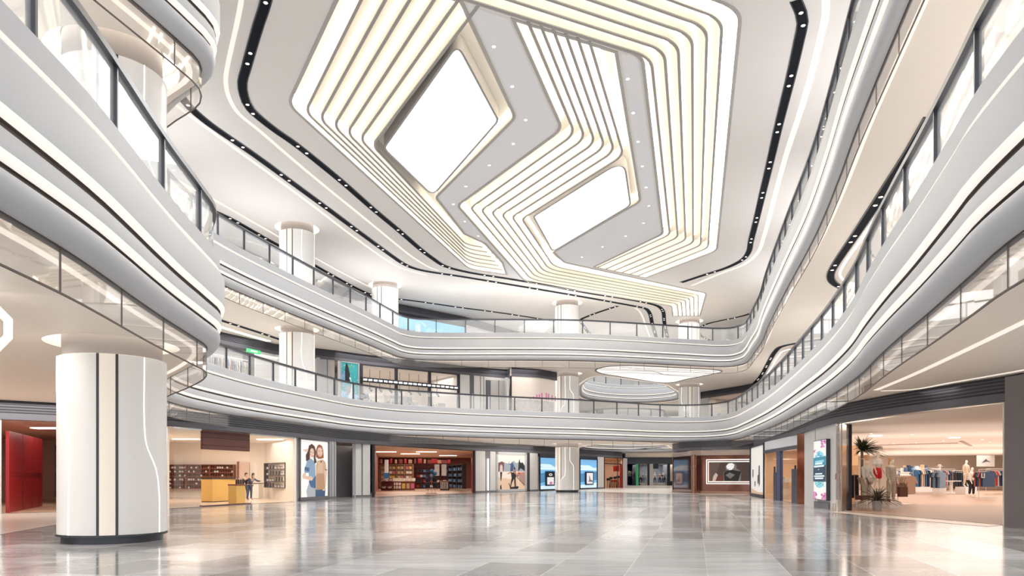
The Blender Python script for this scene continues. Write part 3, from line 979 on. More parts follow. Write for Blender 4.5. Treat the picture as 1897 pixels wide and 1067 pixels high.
def rack(label, loc, rz, w=1.0, h=1.55, keys=('denim',), kind='shirt', n=6, glabel='', group=None, across=True, ln=.75, gw=.46, foot=(.9, .5)):
    """floor stand with garments hung on its bar"""
    root = thing('clothes_rack', label, 'clothes rack', loc, rz)
    MB().box(-foot[0] / 2, -foot[1] / 2, 0, foot[0] / 2, foot[1] / 2, .03).build('base', CHROME, root, world=False)
    if across:          # one post at the back, its arm reaching towards the viewer
        MB().tube([(0, .46, .03), (0, .46, h + .02)], .018, 8).build('post', CHROME, root, world=False)
        MB().tube([(0, .46, h), (0, -.46, h)], .016, 8).build('rail', CHROME, root, world=False)
        MB().box(-.1, .2, 0, .1, .5, .04).build('foot_plate', CHROME, root, world=False)
    else:
        for s in (-1, 1):
            MB().tube([(s * w * .5, 0, .0), (s * w * .5, 0, h)], .016, 8).build('post', CHROME, root, world=False)
        MB().tube([(-w / 2, 0, h), (w / 2, 0, h)], .016, 8).build('rail', CHROME, root, world=False)
    c, s = math.cos(rz), math.sin(rz)
    for i in range(n):
        if across:      # garments face the viewer, one behind another
            px, py, a, th = 0, -.40 + .8 * (i + .5) / n, rz, .8 / n * .55
        else:
            sp = (w - .1) / n
            th = min(.12, sp * .55)
            px, py, a = -w / 2 + .05 + sp * (i + .5), 0, rz + PI / 2 + (RND.random() - .5) * min(.12, sp * .35 / gw)
        garment(keys[i % len(keys)], kind, ln * (1 + .05 * RND.random()), (loc[0] + px * c - py * s, loc[1] + px * s + py * c, loc[2] + h - .018), a, glabel, group, 'garment', gw, th)
    return root


def shelf_unit(name, label, p, q, z0, z1, depth, rows, wood, back=None, bays=1, cat='shelf unit'):
    """wall shelving whose front runs p->q (as seen left to right), standing back by depth"""
    root = thing(name, label, cat, (p[0], p[1], z0))
    L = math.hypot(q[0] - p[0], q[1] - p[1])
    MB().seg(p, q, z0, z1, .03, off=-depth + .015).build('back_panel', back or wood, root)
    for i in range(rows + 1):
        z = z0 + (z1 - z0 - .04) * i / rows
        MB().seg(p, q, z, z + .04, depth, off=-depth / 2).build('shelf_board', wood, root)
    for i in range(bays + 1):
        t = i / bays
        x, y = p[0] + (q[0] - p[0]) * t, p[1] + (q[1] - p[1]) * t
        h = math.atan2(q[1] - p[1], q[0] - p[0])
        nx, ny = math.sin(h), -math.cos(h)
        MB().obox(x - nx * depth / 2, y - ny * depth / 2, z0, z1, .05, depth, h).build('side_panel', wood, root)
    return root


def bottle_proto(name, label, cat, r, h, body, cap, ):
    root = thing(name, label, cat)
    gb = MB().lathe(0, 0, [(0, 0), (r, 0), (r, h * .62), (r * .45, h * .74), (r * .45, h * .8)], 10).build('glass_body', body, root, smooth=True, world=False)
    MB().lathe(0, 0, [(r * .5, h * .8), (r * .5, h), (0, h)], 8).build('cap', cap, root, world=False)
    return root


def fill_row(protos, p, q, z, n, inset, label, group, jitter=.14, first=None):
    h = math.atan2(q[1] - p[1], q[0] - p[0])
    nx, ny = math.sin(h), -math.cos(h)
    for i in range(n):
        t = (i + .5 + (RND.random() - .5) * jitter) / n
        pr = protos[RND.randrange(len(protos))]
        dup(pr, (p[0] + (q[0] - p[0]) * t - nx * inset, p[1] + (q[1] - p[1]) * t - ny * inset, z), h, label, group)


def fill_bays(protos, p, q, z, n, bays, inset, label, group, m=.12):
    for i in range(bays):
        P = lambda t: (p[0] + (q[0] - p[0]) * t, p[1] + (q[1] - p[1]) * t)
        fill_row(protos, P((i + m) / bays), P((i + 1 - m) / bays), z, n, inset, label, group, .1)


def drop(root):
    for c in list(root.children_recursive):
        bpy.data.objects.remove(c)
    bpy.data.objects.remove(root)
ROWN = ['lowest', 'second lowest', 'middle', 'second highest', 'top', 'very top']
# ================================================================== ground floor, left side
WARMW = mat('shop_wall_warm', (.90, .82, .73), .5, noise=.03, nscale=.6)
WARMC = mat('shop_ceiling_warm', (.84, .76, .68), .6)
OAK = mat('oak_floor', (.62, .42, .27), .3, noise=.15, nscale=2)
BEIGEF = mat('beige_shop_floor', (.74, .60, .48), .2, noise=.05, nscale=1.5)
REDW = mat('red_panel', (.36, .012, .015), .35, noise=.1, nscale=1.2)
REDJ = mat('red_panel_joint', (.12, .005, .008), .6)
WOOD = mat('brown_shelf_wood', (.30, .10, .06), .4, noise=.15, nscale=4)
EARTH = mat('brown_sign_board', (.13, .045, .035), .45, noise=.06)
YEL = mat('ochre_counter', (.74, .47, .14), .5, noise=.03)
BOTD = mat('dark_glass', (.045, .025, .02), .15)
LABELW = mat('pale_label', (.75, .70, .64), .5)
BOTA = mat('amber_glass', (.17, .06, .03), .15)
SOFT = mat('white_print', (.85, .85, .85), .5)

# beige border strips laid in the floor before the shops
struct(MB().flat([(-30, 21), (-20.4, 29.15), (-16.7, 32.0), (-15.9, 29.9), (-12.2, 15.0), (-26, 6)], .006).flat([(-30, 21), (-26, 6), (-30, 6)], .006).build('floor', BORDER), 'beige floor border before the left shops')
struct(MB().flat([(14.0, 31.1), (15.0, 22.3), (14.1, 21.6), (13.3, 26.5), (13.25, 30.6)], .006).build('floor', mat('pale_threshold', (.86, .74, .62), .25)), 'pale stone threshold of the big clothing shop')
struct(MB().flat([(10.9, 87), (14.4, 96), (14, 127), (34, 127), (34, 84), (19.5, 72.3), (16, 71.2), (14.8, 68.5), (15.3, 65.0), (16.9, 62.9), (20.4, 61.5), (18, 57), (13, 61), (7, 70), (2.6, 73)], .006).build('floor', mat('beige_far_stone', (.72, .66, .59), .2)), 'beige stone floor of the far passage')

# --- red sports shop beside the near column
room([(-33, 17), (-24, 26.3), (-20.4, 29.4), (-16.9, 32.4), (-20.7, 41.4), (-30, 46.5), (-36, 30)], 0, 3.76, OAK, mat('soffit_pinkish', (.62, .40, .33), .5), mat('soffit_pinkish', (.62, .40, .33), .5), (0, 1, 2), 'of the red walled shop')
t = struct(MB().seg((-20.5, 29.6), (-23.4, 36.2), 0, 3.34, .12, off=.0).build('wall_red', REDW), 'red panelled wall just inside the left shop')
for a, b, z0, z1 in ((.36, .365, 0, 3.34), (.66, .665, 0, 3.34), (.88, .885, 0, 3.34)):
    P = lambda f: (-20.5 - 2.9 * f, 29.6 + 6.6 * f)
    MB().seg(P(a), P(b), z0 + .02, z1, .135).build('panel_joint', REDJ, t)
for z in (1.62, 1.5):
    MB().seg((-20.55, 29.72), (-23.3, 36.1), z, z + .012, .135).build('panel_joint', REDJ, t)
wall((-21.3, 28.6), (-20.5, 29.25), 0, 3.78, STONE, 'wall_pilaster', .3)
su = shelf_unit('clothes_shelf', 'dark shelves of folded sportswear behind the red wall at the left edge', (-24.6, 39.2), (-21.9, 40.9), .35, 3.2, .45, 6, mat('dark_shelf', (.03, .025, .025), .5), bays=2)
fold = thing('folded_clothes', 'x', 'clothes')
MB().box(-.15, -.12, 0, .15, .12, .26).build('cloth', CL['black'], fold, world=False)
fold2 = thing('folded_clothes', 'x', 'clothes')
MB().box(-.15, -.12, 0, .15, .12, .24).build('cloth', CL['blue'], fold2, world=False)
for r in range(6):
    z = .39 + (3.2 - .35 - .04) * r / 6
    fill_bays([fold], (-24.55, 39.23), (-23.25, 40.05), z + .002, 3, 1, .22, 'black folded sportswear on the %s board of the dark shelves at the left edge' % ROWN[r], 'folded black sportswear, %s board' % ROWN[r])
    fill_bays([fold2], (-23.2, 40.08), (-21.95, 40.87), z + .002, 3, 1, .22, 'blue folded sportswear on the %s board of the dark shelves at the left edge' % ROWN[r], 'folded blue sportswear, %s board' % ROWN[r])
drop(fold)
drop(fold2)
panel_light(-21.5, 34, 3.74, 'white ceiling panel light inside the red walled shop', 1.6, .6)

# --- cosmetics shop
room([(-15.75, 33.4), (-12.75, 43.0), (-17.0, 50.2), (-28, 50.2), (-20.2, 41.9)], 0, 3.76, BEIGEF, WARMW, WARMC, (0,), 'of the cosmetics shop')
FR = lambda t: (-15.6 + 2.85 * t, 33.3 + 9.7 * t)
t = thing('sign_board', 'brown boarded sign panel hanging over the cosmetics shop entrance', 'sign', (*FR(.3), 2.85))
pA, pB = at(373.5, 35.7), at(461, 39.2)
MB().seg(pA, pB, 2.82, 3.80, .12).build('board', EARTH, t)
for z in (3.02, 3.4, 3.62):
    MB().seg(pA, pB, z, z + .025, .13).build('board_joint', BOTD, t)
tag(MB().seg(pA, pB, .002, .06, .25).build('door_mat', EARTH), 'long narrow brown mat on the cosmetics shop threshold', 'mat')
t = thing('shop_counter', 'ochre sales counter with dark top in the cosmetics shop', 'counter', (*at(415, 42.5), 0))
cp, cq = at(391.5, 41.5), at(436, 43.6)
MB().seg(cp, cq, .06, 1.32, .75, off=-.3).build('cabinet', YEL, t)
MB().seg(cp, cq, .0, .06, .7, off=-.3).build('kick_board', BOTD, t)
MB().seg((cp[0] - .1, cp[1]), cq, 1.325, 1.42, .9, off=-.3).build('countertop', BOTD, t, label='dark brown countertop')
t = thing('display_plinth', 'narrow ochre plinth with a dark tray at the cosmetics shop entrance', 'plinth', (*at(444.5, 39.6), 0))
dp, dq = at(436.5, 39.4), at(453, 40.2)
MB().seg(dp, dq, 0, .98, .5, off=-.2).build('cabinet', YEL, t)
MB().seg(dp, dq, .985, 1.06, .55, off=-.2).build('tray', WOOD, t)
bot = bottle_proto('pump_bottle', 'x', 'bottle', .055, .34, BOTD, LABELW)
fill_row([bot], dp, dq, 1.062, 4, .02, 'dark pump bottle standing on the narrow ochre plinth', 'bottles on the ochre plinth', 0)
# wall shelves at the back
sp, sq = at(300, 49.75), at(432.5, 49.75)
z0, z1 = .62, 2.3
shelf_unit('bottle_shelf', 'long brown wall shelves full of bottles at the back of the cosmetics shop', sp, sq, z0, z1, .35, 6, WOOD, bays=3)
jar = thing('jar', 'x', 'jar')
MB().lathe(0, 0, [(0, 0), (.07, 0), (.07, .1), (.06, .12)], 10).build('glass_body', LABELW, jar, world=False)
MB().lathe(0, 0, [(.07, .12), (.07, .16), (0, .16)], 10).build('lid', BOTD, jar, world=False)
am = bottle_proto('bottle', 'x', 'bottle', .05, .19, BOTA, BOTD)
for r in range(6):
    z = z0 + .045 + (z1 - z0 - .04) * r / 6
    rn = ['lowest', 'second lowest', 'third', 'fourth', 'second highest', 'top'][r]
    for bx in range(3):
        a = (sp[0] + (sq[0] - sp[0]) * (bx + .03) / 3, sp[1])
        b = (sp[0] + (sq[0] - sp[0]) * (bx + .97) / 3, sp[1])
        bn = ['left', 'middle', 'right'][bx]
        fill_row([am, am, jar] if bx < 2 else [am, am, am, jar], a, b, z, 9, .17, 'small bottle or jar on the %s shelf, %s bay of the back wall shelves' % (rn, bn), 'bottles on the %s back shelf, %s bay' % (rn, bn))
# right wall display
rp, rq = at(489, 47.8), at(527, 45.0)
rp, rq = (rp[0] - .0, rp[1]), (rq[0], rq[1])
shelf_unit('wall_display', 'framed dark wall display with bottles on the right of the cosmetics shop', rp, rq, .75, 2.35, .3, 4, mat('display_dark', (.05, .04, .045), .4), mat('display_back', (.7, .62, .55), .4), bays=1)
for r in range(4):
    fill_row([bot, jar], rp, rq, .80 + 1.56 * r / 4, 7, .15, 'small bottle on the %s row of the right framed display' % ROWN[r], 'bottles of the right display %s row' % ROWN[r])
drop(bot)
drop(jar)
drop(am)
t = thing('stock_door', 'open brown door in the back wall of the cosmetics shop', 'door', (*at(446, 50.1), 0))
da, db = at(440, 50.1), at(462, 50.1)
MB().seg(da, db, 0, 2.45, .06, off=.02).build('leaf', mat('door_warm', (.70, .55, .45), .5), t)
MB().seg(da, (da[0] + .12, da[1]), 0, 2.5, .12, off=.04).build('frame', WOOD, t)
JEANS = mat('jeans', (.05, .08, .16), .8)
SKINM = mat('skin', (.60, .38, .28), .5)
HAIRM = mat('dark_hair', (.02, .014, .012), .6)
BOOT = mat('dark_boots', (.03, .02, .02), .5)
figure('person', 'person in dark jacket and blue jeans bending over the right side of the counter', 'person', (*at(462, 45.2), 0.012), math.radians(60), 1.78, SKINM, (('jeans', ('trunk', 'legL', 'legR')[0:0] or (('trunk', 1), ('legL', 3), ('legR', 3)), JEANS, 1.05), ('jacket', (('trunk', 4), ('armL', 3), ('armR', 3)), CL['navy'], 1.08), ('boots', (('legL', 4), ('legR', 4)), BOOT, .8)), HAIRM, 28, arms=((12, 55), (12, 60)), legs=(3, 3))
figure('person', 'person dressed all in black standing close behind the bending one', 'person', (*at(454.5, 46.4), 0.012), math.radians(40), 1.72, SKINM, (('trousers', (('trunk', 1), ('legL', 3), ('legR', 3)), CL['black'], 1.05), ('top', (('trunk', 4), ('armL', 3), ('armR', 3)), CL['black'], 1.08)), HAIRM, 10, arms=((8, 40), (8, 35)))
t = thing('side_table', 'low pale cabinet in front of the door, right of the two people', 'cabinet', (*at(470, 47.5), 0))
ta, tb = at(463, 48.5), at(481.5, 48.2)
MB().seg(ta, tb, .05, 1.0, .45, off=-.1).build('body', WARMW, t)
MB().seg(ta, tb, 1.0, 1.05, .5, off=-.1).build('countertop', BOTD, t)
for i, (a, y) in enumerate(((345, 44), (420, 45), (500, 44.5))):
    panel_light(*at(a, y), 3.74, 'white ceiling panel light in the cosmetics shop, %s' % ('left', 'middle', 'right')[i], 1.5, .45)
# glass front
for i, (a, b) in enumerate(((0.02, .20), (.58, .985))):
    t = struct(MB().seg(FR(a), FR(b), .06, 3.72, .012).build('window_%d' % (i + 1), GLS), 'glass pane of the cosmetics shopfront')
    MB().seg(FR(a), FR(b), 3.70, 3.78, .06).build('head_frame', SHAFT, t)
    for f in ((a, b) if i else (a,)):
        if f < .9:
            continue
        q = FR(f)
        MB().obox(q[0], q[1], 0, 3.78, .09, .09, 1.28).build('frame_post', SHAFT, t)

# --- poster with two women
pa, pb = (-12.72, 43.55), (-11.98, 47.55)


def framed(p, q, z0, z1, label, fr, th=.12, name='poster', cat='poster', w=.07, bottom=None):
    t = thing(name, label, cat, (p[0], p[1], z0))
    MB().seg(p, q, z0, z1, th, off=-th / 2 + .002).build('back_board', SOFT, t)
    h = math.atan2(q[1] - p[1], q[0] - p[0])
    L = math.hypot(q[0] - p[0], q[1] - p[1])
    u = ((q[0] - p[0]) / L, (q[1] - p[1]) / L)
    for s, c in ((0, p), (1, q)):
        k = 1 if s == 0 else -1
        MB().obox(c[0] + u[0] * w / 2 * k, c[1] + u[1] * w / 2 * k, z0, z1, w, th + .06, h).build('frame_side', fr, t)
    MB().seg(p, q, z1 - w, z1, th + .06).build('frame_top', fr, t)
    MB().seg(p, q, z0, z0 + (bottom or w), th + .06).build('frame_bottom', fr, t)
    return t


def cv(pts, x0, y0, w, h):
    return [((x - x0) / w, 1 - (y - y0) / h) for x, y in pts]


t = framed(pa, pb, .02, 3.78, 'tall backlit poster of two women in denim and tan shirts', GREYD, bottom=.2)
A = lambda *p: cv(p, 80, 75, 405, 920)
hairD, hairA, sk_, den, denD, tanc, tanD, jean, grj = pm((.10, .045, .03)), pm((.38, .13, .06)), pm((.88, .62, .50)), pm((.30, .43, .60)), pm((.08, .17, .32)), pm((.72, .47, .30)), pm((.58, .34, .19)), pm((.06, .12, .24)), pm((.52, .55, .60))
picture('picture', t, pa, pb, .2, 3.72, [
    (pm((1, .98, .95), .75), [(0.03, 0), (.97, 0), (.97, 1), (0.03, 1)]),
    (grj, A((200, 780), (300, 850), (300, 995), (185, 995), (170, 900))),
    (jean, A((295, 870), (440, 860), (432, 990), (295, 990))),
    (sk_, A((420, 540), (460, 560), (450, 760), (430, 900), (395, 900), (425, 760))),
    (tanc, A((325, 400), (400, 375), (440, 420), (458, 560), (420, 560), (430, 860), (305, 880), (300, 480))),
    (tanD, A((310, 620), (420, 610), (432, 860), (400, 880), (305, 880))),
    (pm((.80, .56, .38)), A((330, 420), (395, 400), (405, 600), (310, 600))),
    (den, A((180, 410), (230, 370), (290, 420), (300, 850), (250, 840), (205, 780), (200, 600), (150, 610), (140, 560))),
    (denD, A((200, 740), (262, 700), (300, 640), (300, 860), (230, 830))),
    (denD, A((145, 510), (210, 520), (205, 590), (150, 560))),
    (sk_, A((130, 610), (165, 600), (160, 650), (240, 660), (262, 690), (245, 730), (120, 690), (115, 650))),
    (sk_, A((115, 240), (190, 215), (210, 240), (160, 275))),
    (hairA, A((345, 130), (385, 150), (405, 230), (410, 350), (380, 365), (330, 370), (298, 340), (300, 220), (320, 150))),
    (sk_, ell(*cv([(355, 255)], 80, 75, 405, 920)[0], .095, .085)),
    (hairD, A((240, 130), (280, 170), (300, 260), (290, 350), (310, 430), (275, 450), (262, 300), (235, 210), (215, 320), (215, 380), (165, 420), (160, 320), (190, 250), (200, 170))),
    (sk_, ell(*cv([(243, 280)], 80, 75, 405, 920)[0], .075, .085)),
    (pm((.75, .2, .2)), ell(*cv([(245, 330)], 80, 75, 405, 920)[0], .03, .007)), (pm((.75, .2, .2)), ell(*cv([(350, 305)], 80, 75, 405, 920)[0], .03, .007)),
    (hairD, ell(*cv([(225, 268)], 80, 75, 405, 920)[0], .018, .006)), (hairD, ell(*cv([(262, 268)], 80, 75, 405, 920)[0], .018, .006)),
    (hairD, ell(*cv([(335, 240)], 80, 75, 405, 920)[0], .018, .006)), (hairD, ell(*cv([(376, 240)], 80, 75, 405, 920)[0], .018, .006)),
    (hairD, A((365, 400), (382, 402), (370, 435), (357, 425))), (hairD, A((430, 540), (455, 545), (452, 560), (432, 555))),
], .002)
wall(pb, (-11.75, 48.6), 0, 3.78, GREY, 'wall_pilaster', .2, label='grey pilaster right of the two women poster')
base(pb, (-11.75, 48.6))
for f in (.3, .75):
    q = (pb[0] + (.23) * f, pb[1] + 1.05 * f)
    struct(MB().obox(q[0] + .03, q[1], .16, 3.78, .05, .04, 1.35).build('trim_7', GREYD))
# recess
wall((-11.75, 48.6), (-13.4, 53.2), 0, 3.78, GREY, 'wall_recess', .1, label='grey wall of the recess')
wall((-13.3, 53.3), (-11.6, 56.0), 0, 3.78, GREY, 'wall_recess', .1)
wall((-12.0, 55.8), (-11.1, 51.2), 0, 3.78, GREY, 'wall_recess', .1)
wall((-11.15, 51.2), (-10.15, 52.15), 0, 3.78, STONE, 'wall_pilaster', .14, label='grey pilaster left of the red goods shop')
base((-11.15, 51.2), (-10.15, 52.15))
struct(MB().obox(-10.62, 51.66, .16, 3.78, .06, .05, .75).build('trim_7', GREYD))

# --- red goods shop
room([(-9.95, 52.4), (-3.35, 64.9), (-4.7, 90), (-16.5, 90), (-10.6, 56)], 0, 3.72, OAK, mat('goods_wall', (.32, .10, .07), .5, noise=.2, nscale=2), mat('soffit_peach', (.78, .56, .44), .5), (0, 4), 'of the red goods shop')
for p, q, lb in (((-9.95, 52.6), (-10.9, 57.6), 'red panel lining the left side of the goods shop entrance'), ((-3.95, 71.5), (-3.5, 65.1), 'red panel wall lining the right side of the goods shop')):
    struct(MB().seg(p, q, 0, 3.2 if 'right' in lb else 2.95, .1).build('wall_red', REDW), lb)
struct(MB().seg((-10.9, 57.6), (-17, 90), 0, 3.72, .08).build('wall_shop', mat('goods_wall', (.3, .1, .07), .5)))
for p in ((-9.93, 52.2), (-3.36, 64.85)):
    struct(MB().obox(p[0], p[1], 0, 3.78, .16, .16, 1.1).build('trim_8', BANDD), 'black post at the goods shop entrance')
wood2 = mat('crate_wood', (.45, .26, .15), .5, noise=.2, nscale=4)
darkred = mat('dark_red_wood', (.17, .03, .025), .5)
# back shelving of colourful goods
gp, gq = at(703, 86), at(765, 86)
shelf_unit('goods_shelf', 'warm lit wooden shelves of pale goods at the back left of the red shop', gp, gq, .1, 2.9, .5, 5, wood2, mat('goods_back', (.62, .42, .26), .5), bays=4)
hp, hq = at(768, 88), at(842, 88)
shelf_unit('goods_shelf', 'dark red shelves of mixed goods at the back right of the red shop', hp, hq, .1, 2.6, .5, 4, darkred, bays=3)
PROP = {}
for k, c in dict(white=(.85, .80, .72), pink=(.70, .15, .25), yellow=(.75, .55, .15), blue=(.10, .30, .60), dark=(.03, .03, .04), red=(.5, .03, .03), kraft=(.62, .42, .25)).items():
    o = thing('gift_box', 'x', 'box')
    MB().box(-.16, -.14, 0, .16, .14, .26).build('carton', mat('box_' + k, c, .5), o, world=False)
    MB().box(-.168, -.148, .2, .168, .148, .27).build('lid', mat('box_' + k, c, .5), o, world=False)
    PROP[k] = o
for r in range(5):
    fill_bays([PROP[k] for k in ('white', 'white', 'kraft', 'pink', 'yellow')], gp, gq, .145 + 2.76 * r / 5, 2, 4, .25, 'small pale or coloured box on the warm back left shelves, %s row' % ROWN[r], 'boxes on warm back shelves %s row' % ROWN[r])
for r in range(4):
    fill_bays([PROP[k] for k in ('white', 'dark', 'dark', 'blue', 'red')], hp, hq, .145 + 2.46 * r / 4, 3, 3, .25, 'small box on the dark red back right shelves, %s row' % ROWN[r], 'boxes on dark red back shelves %s row' % ROWN[r])
bp, bq = at(829, 84), at(856, 72)
shelf_unit('sports_shelf', 'black side shelves with blue folded clothes before the right red wall', bp, bq, .25, 2.7, .4, 4, mat('dark_shelf', (.03, .025, .025), .5), bays=3)
for r in range(4):
    fill_bays([PROP['blue'], PROP['dark']], bp, bq, .295 + 2.41 * r / 4, 6, 3, .2, 'blue or black folded item on the side shelves, %s row' % ROWN[r], 'items on side shelves %s row' % ROWN[r])
# display table with cubby boxes
ta, tb = at(727, 75.5), at(768.5, 76)
t = thing('display_table', 'dark red cubby table stacked with white goods in the red shop', 'display table', (*ta, 0))
MB().seg(ta, tb, .05, .95, 1.2, off=-.6).build('body', darkred, t)
MB().seg(ta, tb, .95, 1.02, 1.3, off=-.6).build('tabletop', mat('pale_top', (.8, .7, .6), .5), t)
for i in range(3):
    a = .42 + .2 * i
    pA_ = (ta[0] + (tb[0] - ta[0]) * a, ta[1] + (tb[1] - ta[1]) * a)
    pB_ = (ta[0] + (tb[0] - ta[0]) * (a + .15), ta[1] + (tb[1] - ta[1]) * (a + .15))
    MB().seg(pA_, pB_, .2, .75, .05, off=.03).build('drawer_front', (mat('box_yellow', (1, 1, 1)), mat('box_kraft', (1, 1, 1)), mat('box_pink', (1, 1, 1)))[i], t)
for i in range(3):
    for z in (.2, .55):
        a = .03 + .13 * i
        pA_ = (ta[0] + (tb[0] - ta[0]) * a, ta[1])
        pB_ = (ta[0] + (tb[0] - ta[0]) * (a + .1), ta[1])
        MB().seg(pA_, pB_, z, z + .28, .05, off=.03).build('cubby', mat('box_white', (1, 1, 1)), t)
for i in range(10):
    f = .07 + .86 * i / 9
    dup(PROP['white'], (ta[0] + (tb[0] - ta[0]) * f, ta[1] + .3 + .5 * (i % 2), 1.022), .02, 'white box of goods standing on the dark red cubby table', 'white boxes on the cubby table')
basket = thing('wire_basket', 'x', 'basket')
MB().lathe(0, 0, [(0, 0), (.33, .06), (.46, .3), (.44, .34)], 16).build('bowl', mat('box_white', (1, 1, 1)), basket, smooth=True, world=False)
MB().lathe(0, 0, [(.47, .28), (.48, .3), (.47, .33)], 16).build('rim', darkred, basket, world=False)
for i, (a, z, lb) in enumerate(((711, .25, 'lower left'), (721.5, .25, 'lower right'), (711.5, 1.0, 'upper left'), (722, 1.0, 'upper right'))):
    x, y = at(a, 74.5)
    dup(basket, (x, y, z), label='big white basket, the %s of four before the cubby table' % lb, group='white baskets', scale=.58)
drop(basket)
t = thing('basket_stand', 'low dark red stand carrying four big white baskets', 'stand', (*at(716, 74.5), 0))
x, y = at(716.5, 74.5)
MB().obox(x, y, 0, .06, 1.2, .7).build('base', darkred, t)
MB().obox(x, y + .45, 0.06, 1.0, 1.3, .08).build('back_panel', darkred, t)
MB().obox(x, y, .93, .99, 1.3, .95).build('upper_shelf', darkred, t)
MB().obox(x, y, .18, .24, 1.3, .8).build('lower_shelf', darkred, t)
# dark balls on a stand
x, y = at(799.5, 62.5)
t = thing('ball_stand', 'wire stand with black and blue balls at the goods shop entrance', 'stand', (x, y, 0))
MB().lathe(x, y, [(0, .012), (.5, .012), (.5, .05), (0, .05)], 20).build('base', darkred, t)
for a in (-.3, 0, .3):
    MB().tube([(x + a, y, .05), (x + a, y, 1.35)], .02, 6).build('pole', CHROME, t)
for (dx, z) in ((-.33, .35), (.33, .35), (-.33, 1.0)):
    MB().tube([(x + dx - .25, y - .03, z), (x + dx + .25, y - .03, z)], .016, 6).build('arm', CHROME, t)
for i, (dx, dz, r, m_) in enumerate(((-.32, .72, .23, CL['black']), (.34, .72, .23, CL['black']), (-.3, 1.2, .23, CL['navy']), (.3, 1.2, .23, CL['black']), (0, 1.55, .17, CL['light']), (.32, 1.72, .17, CL['blue']), (-.28, 1.78, .17, CL['navy']), (.05, 1.95, .17, CL['blue']))):
    o = MB().ball((x + dx, y - .06 - r, dz), r, 14).build('ball', m_, smooth=True)
    tag(o, ('lower left black ball', 'lower right black ball', 'middle left navy ball', 'middle right black ball', 'small pale blue ball', 'small blue ball, upper right', 'small navy ball, upper left', 'topmost small blue ball')[i] + ' on the wire stand at the goods shop entrance', 'ball')
t = thing('sports_table', 'low black slatted display bench right of the ball stand', 'bench', (*at(825, 76), 0))
MB().seg(at(815, 76), at(832, 76), .12, .95, .7, off=-.3).build('body', mat('dark_shelf', (.03, .02, .02)), t)
MB().seg(at(815, 76), at(832, 76), .95, 1.02, .8, off=-.3).build('tabletop', wood2, t)
for i in range(5):
    MB().seg(at(816.5 + 3 * i, 75.6), at(817.8 + 3 * i, 75.6), .18, .9, .04).build('slat', LABELW, t)
MB().seg(at(815, 76), at(832, 76), 0, .12, .6, off=-.3).build('plinth', BOTD, t)
t = thing('picture_board', 'two tilted grey photo boards on the back wall of the red goods shop', 'picture board', (*at(812, 87), 1.6))
for a in (805, 818):
    MB().seg(at(a, 86.8), at(a + 9, 86.8), 1.55, 2.9, .06).build('board', mat('grey_photo', (.5, .48, .46), .5, noise=.3), t)
x, y = at(716, 80)
t = thing('white_column_display', 'tall white display pillar with a small blue screen in the red shop', 'display', (x, y, 0))
MB().obox(x, y, 0, 3.3, .36, .36).build('pillar', SOFT, t)
MB().obox(x, y - .25, 1.25, 1.85, .55, .06).build('screen', mat('blue_screen', (.05, .2, .45), .3), t)
for i, (a, y) in enumerate(((715, 66), (760, 72), (830, 78), (790, 66))):
    panel_light(*at(a, y), 3.70, 'warm ceiling panel light in the red goods shop, the %s one' % ('leftmost', 'left middle', 'rightmost', 'right middle')[i], 1.8, .6, e=mat('led_peach', (1, .9, .8), .5, emit=5, ecol=(1, .86, .7)))
# things crowding under the ceiling
for i in range(16):
    a = 697 + 9.0 * i
    x, y = at(a, 82 + (i % 3))
    o = MB().obox(x, y, 2.95, 3.3 + .2 * RND.random(), .3 + .4 * RND.random(), .2, RND.random() * 2).build('hanging_prop', (REDW, wood2, darkred)[i % 3])
    tag(o, 'small red or wooden prop high under the ceiling of the red goods shop', 'shop prop', 'props under the red shop ceiling')
    MB().tube([(x, y, 3.2), (x, y, 3.72)], .01, 5).build('wire', BOTD, o, world=False)
for o in PROP.values():
    drop(o)
# ================================================================== ground floor, far side
# --- pilasters and the winter poster
for p, q in (((-3.25, 65.2), (-2.45, 66.6)), ((-2.0, 67.3), (-1.55, 68.0))):
    wall(p, q, 0, 3.78, STONE, 'wall_pilaster', .14, label='pale pilaster right of the red goods shop')
    base(p, q)
wall((-2.5, 66.5), (-1.95, 67.4), 0, 3.78, GREYD, 'wall_pilaster', .1, -.1)
tag(MB().seg((-2.28, 66.8), (-2.2, 66.95), .2, 3.1, .06, off=.06).build('wall_lamp', LEDW), 'narrow upright white light strip between the grey pilasters', 'wall lamp')
pa, pb = (-1.5, 68.1), (1.4, 71.0)
wall((-1.6, 68.0), (-1.5, 68.1), 0, 3.78, STONE, 'wall_pilaster', .14)
t = framed(pa, pb, .02, 3.78, 'backlit winter street poster of a woman standing behind a dark bicycle', mat('frame_silver', (.5, .5, .51), .4), bottom=.22, w=.22)
A = lambda *p: cv(p, 190, 150, 605, 840)
dk, cream, sand, mist, rose = pm((.02, .02, .03), .3), pm((.93, .84, .74), .6), pm((.86, .60, .42), .55), pm((.42, .45, .52), .45), pm((.52, .30, .24), .45)
